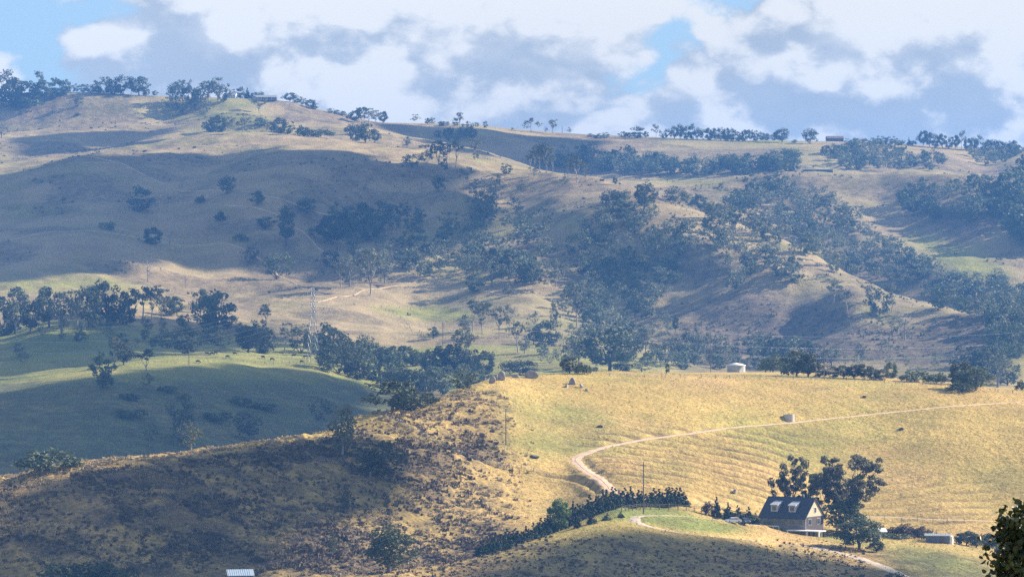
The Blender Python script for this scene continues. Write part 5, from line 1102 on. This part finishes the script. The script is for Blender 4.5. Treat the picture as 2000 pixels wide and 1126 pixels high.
m = MB(); m.lathe([(0.75, -.2), (.75, 2.0)], 20); m.build('tank_wall', M_WHITE, wt, True); m = MB(); m.lathe([(.8, 2.0), (.4, 2.25), (0, 2.35)], 20); m.build('lid', M_WHITE, wt, True)
shed('garden_shed', 'small white hut at the left end of the purple shrubs', 1722, 1109, 1.8, 1.8, 1.7, .7, R(20), M_WHITE, M_WHITE, door=.2)
sh = shed('shed', 'shed with bright pale blue metal roof cut by the bottom edge of the frame', 468, 955, 5.6, 5.0, 2.6, 1.1, R(10), M_BLUESTEEL, simple('light_blue_roofing', (0.42, 0.52, 0.62), .4, .08, metal=.3), z=zof(1111, 955) - 3.7, ribs=True)
# concrete stock tank beside the road
g = hit(1541, 818); g.z = ground(g.x, g.y) - .2; st = empty('stock_tank', g, 0); tag(st, 'round concrete stock tank beside the upper dirt road, sunlit on its right', 'tank')
m = MB(); m.lathe([(1.75, -1), (1.75, 1.7), (1.55, 1.72), (1.55, .9), (0, .9)], 28); m.build('tank_wall', M_CONC, st)
m = MB(); m.lathe([(1.54, 1.3), (0, 1.301)], 28); m.build('water', M_GLASS, st)
# round white tank with shallow conical roof beyond the crest
g = at(1438, 1490); g.z = zof(719, 1490); rt = empty('water_tank', g, 0); tag(rt, 'big round white water tank with shallow conical roof beyond the golden crest', 'tank')
m = MB(); m.lathe([(3.3, -2), (3.3, 1.1)], 36); m.build('tank_wall', M_CONC, rt, True); m = MB(); m.lathe([(3.5, 1.05), (3.5, 1.2), (1.6, 1.75), (0, 2.1)], 36); m.build('roof', M_WHITE, rt, True)
pad_g = at(1426, 1486)
m = MB(); e = empty('feed_bin', at(1447, 1476) + Vector((0, 0, .3)), R(30)); m.box((0, 0, .35), (.9, .5, 1.6), M=Matrix.Rotation(R(35), 3, 'Y')); m.build('panel', M_WHITE, e); tag(e, 'small white panel leaning just below the round white tank', 'panel')

def rock(px, py, w, h, label, seed, D=None, mat=M_ROCK):
    rg = np.random.default_rng(seed); g = at(px, D) if D else hit(px, py, dmin=1150); s = g.y / F; V, Fc = ico(3)
    ax = rg.normal(size=(9, 3)); ax /= np.linalg.norm(ax, axis=1)[:, None]; off = rg.uniform(.45, .85, 9)
    for a_, d_ in zip(ax, off):                      # planed facets, like split granite
        k = V @ a_ - d_; V = V - np.clip(k, 0, None)[:, None] * a_
    V = V + rg.normal(size=V.shape) * .012; V = V * np.array([w * s / 2, w * s / 2 * .8, h * s * .72]); V[:, 2] += h * s * .25
    o = link('boulder', mesh_from('boulder', V, Fc, [mat])); o.location = g; o.rotation_euler = (0, 0, rg.uniform(0, 6)); tag(o, label, 'boulder')
rock(1040, 738, 34, 17, 'largest boulder on the golden crest, rounded and dark on its left', 5)
rock(980, 742, 17, 19, 'upright pale boulder at the left end of the rocks on the crest', 6)
rock(962, 748, 15, 14, 'pale boulder on the left shoulder of the crest, below the upright one', 7)
rock(970, 740, 10, 12, 'small dark boulder leaning behind the two pale ones', 8)
rock(1006, 737, 18, 8, 'low flat boulder between the upright one and the largest', 9)
rock(1119, 750, 20, 14, 'pale split boulder topping the rock pile on the golden slope', 10); rock(1136, 757, 12, 10, 'dark boulder at the right foot of the rock pile', 11)
rock(1106, 756, 14, 7, 'low dark boulder at the left foot of the rock pile', 12); rock(1146, 763, 12, 5, 'flat grey rock, lowest of the rock pile', 13)
rock(1045, 892, 28, 6, 'low dark form added as a shadow on the slope left of the road bend', 14, mat=M_DROCK); rock(1760, 838, 18, 5, 'low dark outcrop below the upper road at right', 15, mat=M_DROCK)  # the first form is a dark stand-in for a ground shadow
rock(1436, 962, 12, 8, 'small pale rock on the golden slope above the conifers', 16); rock(1172, 834, 16, 5, 'flat dark rock on the slope between pole and road', 17, mat=M_DROCK); rock(1688, 776, 16, 5, 'flat dark rock above the upper road at right', 18, mat=M_DROCK)

# ------------------------------------------------------------------ fences
def fence(px_pts, step, label, ph=1.2, wires=3, r=.07, dmin=900, rail=False, D=None, pr=None):
    P = catmull([tuple(hit(a, b, dmin=dmin))[:2] if D is None else tuple(at(a, b))[:2] for a, b in px_pts], 12); e = None; acc = 0; last = None; tops = []
    post_me = {}
    for i, p in enumerate(P):
        if last is not None: acc += (p - last).length
        last = p
        if i == 0 or acc >= step:
            acc = 0; z = ground(p.x, p.y)
            if e is None: e = empty('fence', (p.x, p.y, z)); o0 = Vector((p.x, p.y, z))
            if not post_me: m = MB(); m.tube([(0, 0, -.3), (0, 0, ph)], [r, r * .85], 6); post_me['m'] = mesh_from('post', m.v, m.f, [M_DARKWOOD])
            q = link('post', post_me['m'], e, Vector((p.x, p.y, z)) - o0); tops.append(Vector((p.x, p.y, z)) - o0)
    for k in range(wires):
        m = MB(); m.tube([t + Vector((0, 0, ph * (.95 - k * .28))) for t in tops], .05 if rail else .02, 3); m.build('rail' if rail else 'wire', M_DARKWOOD if rail else M_WIRE, e)
    tag(e, label, 'fence')
fence([(1214, 1000), (1260, 994), (1330, 996), (1390, 1003)], 2.2, 'timber garden fence with widely spaced posts along the lawn', 1.5, 2, .12, rail=True)
fence([(1190, 735), (1330, 738), (1500, 740), (1700, 745), (1850, 754), (1990, 769)], 5.0, 'post and wire fence along the crest of the golden hill', 1.2, 3, .09)
fence([(740, 817), (800, 838), (850, 862), (905, 888), (960, 908), (1050, 924), (1150, 944), (1176, 958)], 3.4, 'old fence following the dark ditch down the near spur', 1.1, 3, .08)
fence([(1672, 1012), (1740, 1016), (1830, 1019), (1910, 1022)], 4.0, 'post and wire fence below the straw coloured track', 1.2, 3, .07)
fence([(1270, 385), (1330, 408), (1400, 434), (1470, 458), (1520, 476)], 8, 'fence down the crest of the pale right hand spur', 1.5, 2, .2, dmin=2500)
fence([(745, 600), (790, 628), (830, 660)], 7, 'fence slanting down beside the small green field', 1.5, 2, .16, dmin=2400)
fence([(760, 598), (840, 606), (900, 608)], 7, 'fence along the top of the small green field', 1.5, 2, .16, dmin=2400)
fence([(420, 700), (470, 706), (540, 710), (600, 712)], 6, 'fence along the foot of the cattle pasture', 1.3, 2, .12, dmin=1600)
fence([(1340, 352), (1450, 348), (1600, 347), (1750, 345)], 12, 'fence along the right hand far ridge', 1.6, 2, .2, dmin=3000)

# ------------------------------------------------------------------ cattle
M_HIDE = simple('black_hide', (0.022, 0.020, 0.020), 0.7, 0.2, 2)
def cow_mesh(graze):
    V = [Vector(p) for p in [(0, 0, 1.02), (.62, 0, 1.05), (-.62, 0, 1.06), (.62, .2, .68), (.62, -.2, .68), (.64, .2, .05), (.64, -.2, .05), (-.6, .2, .7), (-.6, -.2, .7), (-.7, .21, .38), (-.7, -.21, .38), (-.64, .21, .05), (-.64, -.21, .05), (.98, 0, 1.2 if not graze else .86), (1.2, 0, 1.32 if not graze else .42), (1.48, 0, 1.2 if not graze else .14), (-.84, 0, 1.12), (-.92, 0, .6), (1.2, .17, 1.36 if not graze else .50), (1.2, -.17, 1.36 if not graze else .50)]]
    E = [(0, 1), (0, 2), (1, 3), (1, 4), (3, 5), (4, 6), (2, 7), (2, 8), (7, 9), (8, 10), (9, 11), (10, 12), (1, 13), (13, 14), (14, 15), (2, 16), (16, 17), (14, 18), (14, 19)]
    rad = [.40, .36, .34, .15, .15, .07, .07, .17, .17, .09, .09, .07, .07, .2, .15, .09, .05, .03, .04, .04]
    me = bpy.data.meshes.new('cow_body'); me.from_pydata(V, E, []); o = bpy.data.objects.new('cow_body', me); COL.objects.link(o)
    sm = o.modifiers.new('s', 'SKIN'); 
    for i, r_ in enumerate(rad): me.skin_vertices[0].data[i].radius = (r_ * .82, r_)
    me.skin_vertices[0].data[0].use_root = True; o.modifiers.new('d', 'SUBSURF').levels = 1
    dg = bpy.context.evaluated_depsgraph_get(); res = bpy.data.meshes.new_from_object(o.evaluated_get(dg)); res.materials.clear(); res.materials.append(M_HIDE)
    bpy.data.objects.remove(o); return res
CW = [cow_mesh(True), cow_mesh(False)]
cowp = [(386, 709, 0, 'leftmost black cow, alone on the lit strip near the lone post'), (405, 693, 1, 'black cow at the left end of the pasture crest, first of three'), (414, 693, 0, 'black cow at the left end of the pasture crest, middle of three'), (421, 692, 1, 'black cow at the left end of the pasture crest, last of three'),
        (444, 699, 0, 'black cow grazing alone between the left trio and the central pair'), (459, 693, 1, 'black cow on the skyline of the pasture above the central pair'), (514, 700, 1, 'black cow standing, left of the central pair on the pasture'), (531, 704, 0, 'black cow grazing, right of the central pair on the pasture'),
        (573, 697, 1, 'black cow near the pylon foot, left of three'), (597, 699, 0, 'black cow near the pylon foot, middle of three'), (604, 699, 1, 'black cow near the pylon foot, right of three'), (589, 709, 0, 'black cow lying low on the straw patch left of the pylon')]
for i, (x, y, k, lb) in enumerate(cowp):
    g = hit(x, y, dmin=1650, dmax=2300); o = link('cow', CW[k]); o.location = g; s_ = 1.15; o.scale = (s_, s_, s_); o.rotation_euler = (0, 0, [0.2, 3.0, 2.6, .4][i % 4]); tag(o, lb, 'cow', 'black cattle on the pasture')

# ------------------------------------------------------------------ far houses on the skyline
def lodge(px, D, L_, W_, H_, rise, rot, wm, rm, label, name='house', wins=4, porch=False, dz=0):
    e = shed(name, label, px, D, L_, W_, H_, rise, rot, wm, rm, cat='house' if name == 'house' else 'shed', wins=wins)
    if porch:
        m = MB(); m.box((0, -W_ / 2 - 1.6, H_ - .15), (L_ + 2, 3.2, .15)); m.build('porch_roof', M_WHITE, e)
        for k in range(5):
            q = MB(); q.box((-L_ / 2 + k * L_ / 4, -W_ / 2 - 3.0, H_ / 2 - .2), (.25, .25, H_ - .1)); q.build('post', M_WHITE, e)
    return e
lodge(452, 3992, 11, 7, 3.2, 2.2, R(-15), M_WHITE, M_WHITE, 'small white gabled house on the skyline in front of the left grove')
lodge(520, 3990, 20, 8, 3.2, 2.0, R(6), M_WALLG, M_STEEL, 'long low house with a pale porch roof on the left skyline', porch=True)
lodge(1414, 4185, 19, 9, 4.2, 2.0, R(-10), M_STEEL, M_STEEL, 'pale grey gabled barn in front of the skyline tree line', name='barn', wins=0)
lodge(1630, 4190, 17, 8, 3.4, 2.2, R(8), M_REDB, simple('terracotta_roof', (0.16, 0.115, 0.095), .8, .15), 'low brick house with brown roof on the right skyline')
lodge(1684, 4192, 7, 6, 3.4, 1.5, R(5), M_WHITE, M_STEEL, 'small white house among trees on the right skyline')
lodge(1748, 4190, 11, 7, 2.6, 1.6, R(-5), M_WHITE, M_STEEL, 'white low house at the right end of the skyline houses')
for x, w_, lb in ((1579, 10, 'smaller dark open shed on the far ridge, left of two'), (1609, 15, 'larger dark open shed on the far ridge, right of two')):
    shed('shed', lb, x, 3545, w_, 5, 3.4, .4, R(2), simple('dark_shed_steel', (0.05, 0.055, 0.07), .7), M_BLUESTEEL)
m = MB(); e = empty('utility_vehicle', at(1443, 4176), R(8)); tag(e, 'small dark vehicle parked at the right end of the pale barn', 'car'); m.add([(-2.4, -.9, .4), (2.4, -.9, .4), (2.4, .9, .4), (-2.4, .9, .4), (-2.4, -.9, 1.1), (2.4, -.9, 1.1), (2.4, .9, 1.1), (-2.4, .9, 1.1), (-.4, -.8, 1.8), (1.2, -.8, 1.8), (1.2, .8, 1.8), (-.4, .8, 1.8)], [(3, 2, 1, 0), (0, 1, 5, 4), (1, 2, 6, 5), (2, 3, 7, 6), (3, 0, 4, 7), (4, 5, 9, 8), (5, 6, 10, 9), (6, 7, 11, 10), (7, 4, 8, 11), (8, 9, 10, 11)]); m.build('body', M_BLUECAR, e)
for x in (-1.5, 1.5):
    for s in (-1, 1):
        q = MB(); q.tube([(x, s * .7, .4), (x, s * .95, .4)], .4, 10); q.build('wheel', M_RUBBER, e)

# ------------------------------------------------------------------ leafy tree close to the viewpoint, bottom right corner
rg = np.random.default_rng(99); D0 = 24.0; cx = (1997 - 1000) / F * D0; base = Vector((cx + .25, D0, ground(cx + .25, D0)))
ft = empty('leafy_tree', base, 0); tag(ft, 'near leafy tree showing dark against the slope in the bottom right corner', 'tree')
top = Vector((cx, D0, zof(1035, D0))) - base; m = MB()
sp = limb(m, (0, 0, -.2), top + Vector((0.02, 0, 0)), .07, .006, rg, .02, 8, 7)
tipsL = []
for i in range(110):
    f = rg.uniform(.55, .995); s0 = Vector(sp[0]).lerp(top, f); a = rg.uniform(0, 6.28); Lb = .50 * (1 - f)**.55 + .03
    e2 = s0 + Vector((math.cos(a) * Lb, math.sin(a) * Lb, Lb * rg.uniform(.25, .8))); pts = limb(m, s0, e2, .011, .003, rg, .08, 5, 4)
    for k in range(5):
        q0 = Vector(pts[1 + k % 5]); q1 = q0 + Vector(rg.normal(size=3)) * .07 + Vector((0, 0, .03)); limb(m, q0, q1, .004, .0015, rg, .05, 2, 3); tipsL += [q0, q1, q0.lerp(q1, .5)]
m.build('trunk', M_BARK, ft, True)
C = np.repeat(np.array([t[:] for t in tipsL]), 7, 0); n = len(C); dv = rg.normal(size=(n, 3)); dv[:, 2] -= .5; dv /= np.linalg.norm(dv, axis=1)[:, None]
sd = np.cross(dv, rg.normal(size=(n, 3))); sd /= np.linalg.norm(sd, axis=1)[:, None]; Ls = rg.uniform(.028, .052, n)[:, None]; C = C + rg.normal(size=(n, 3)) * .022; nr = np.cross(dv, sd) * Ls * .12
V = np.stack([C, C + dv * Ls * .35 + sd * Ls * .34 + nr, C + dv * Ls * .75 + sd * Ls * .26 + nr, C + dv * Ls, C + dv * Ls * .75 - sd * Ls * .26 + nr, C + dv * Ls * .35 - sd * Ls * .34 + nr], 1).reshape(-1, 3)
ii = np.arange(n)[:, None] * 6; Fc = np.concatenate([ii + np.array([[0, 1, 2, 3]]), ii + np.array([[0, 3, 4, 5]])])
link('crown', mesh_from('crown', V, Fc, [simple('glossy_leaves', (0.035, 0.055, 0.022), .45, .3, 6, trans=.15)]), ft)
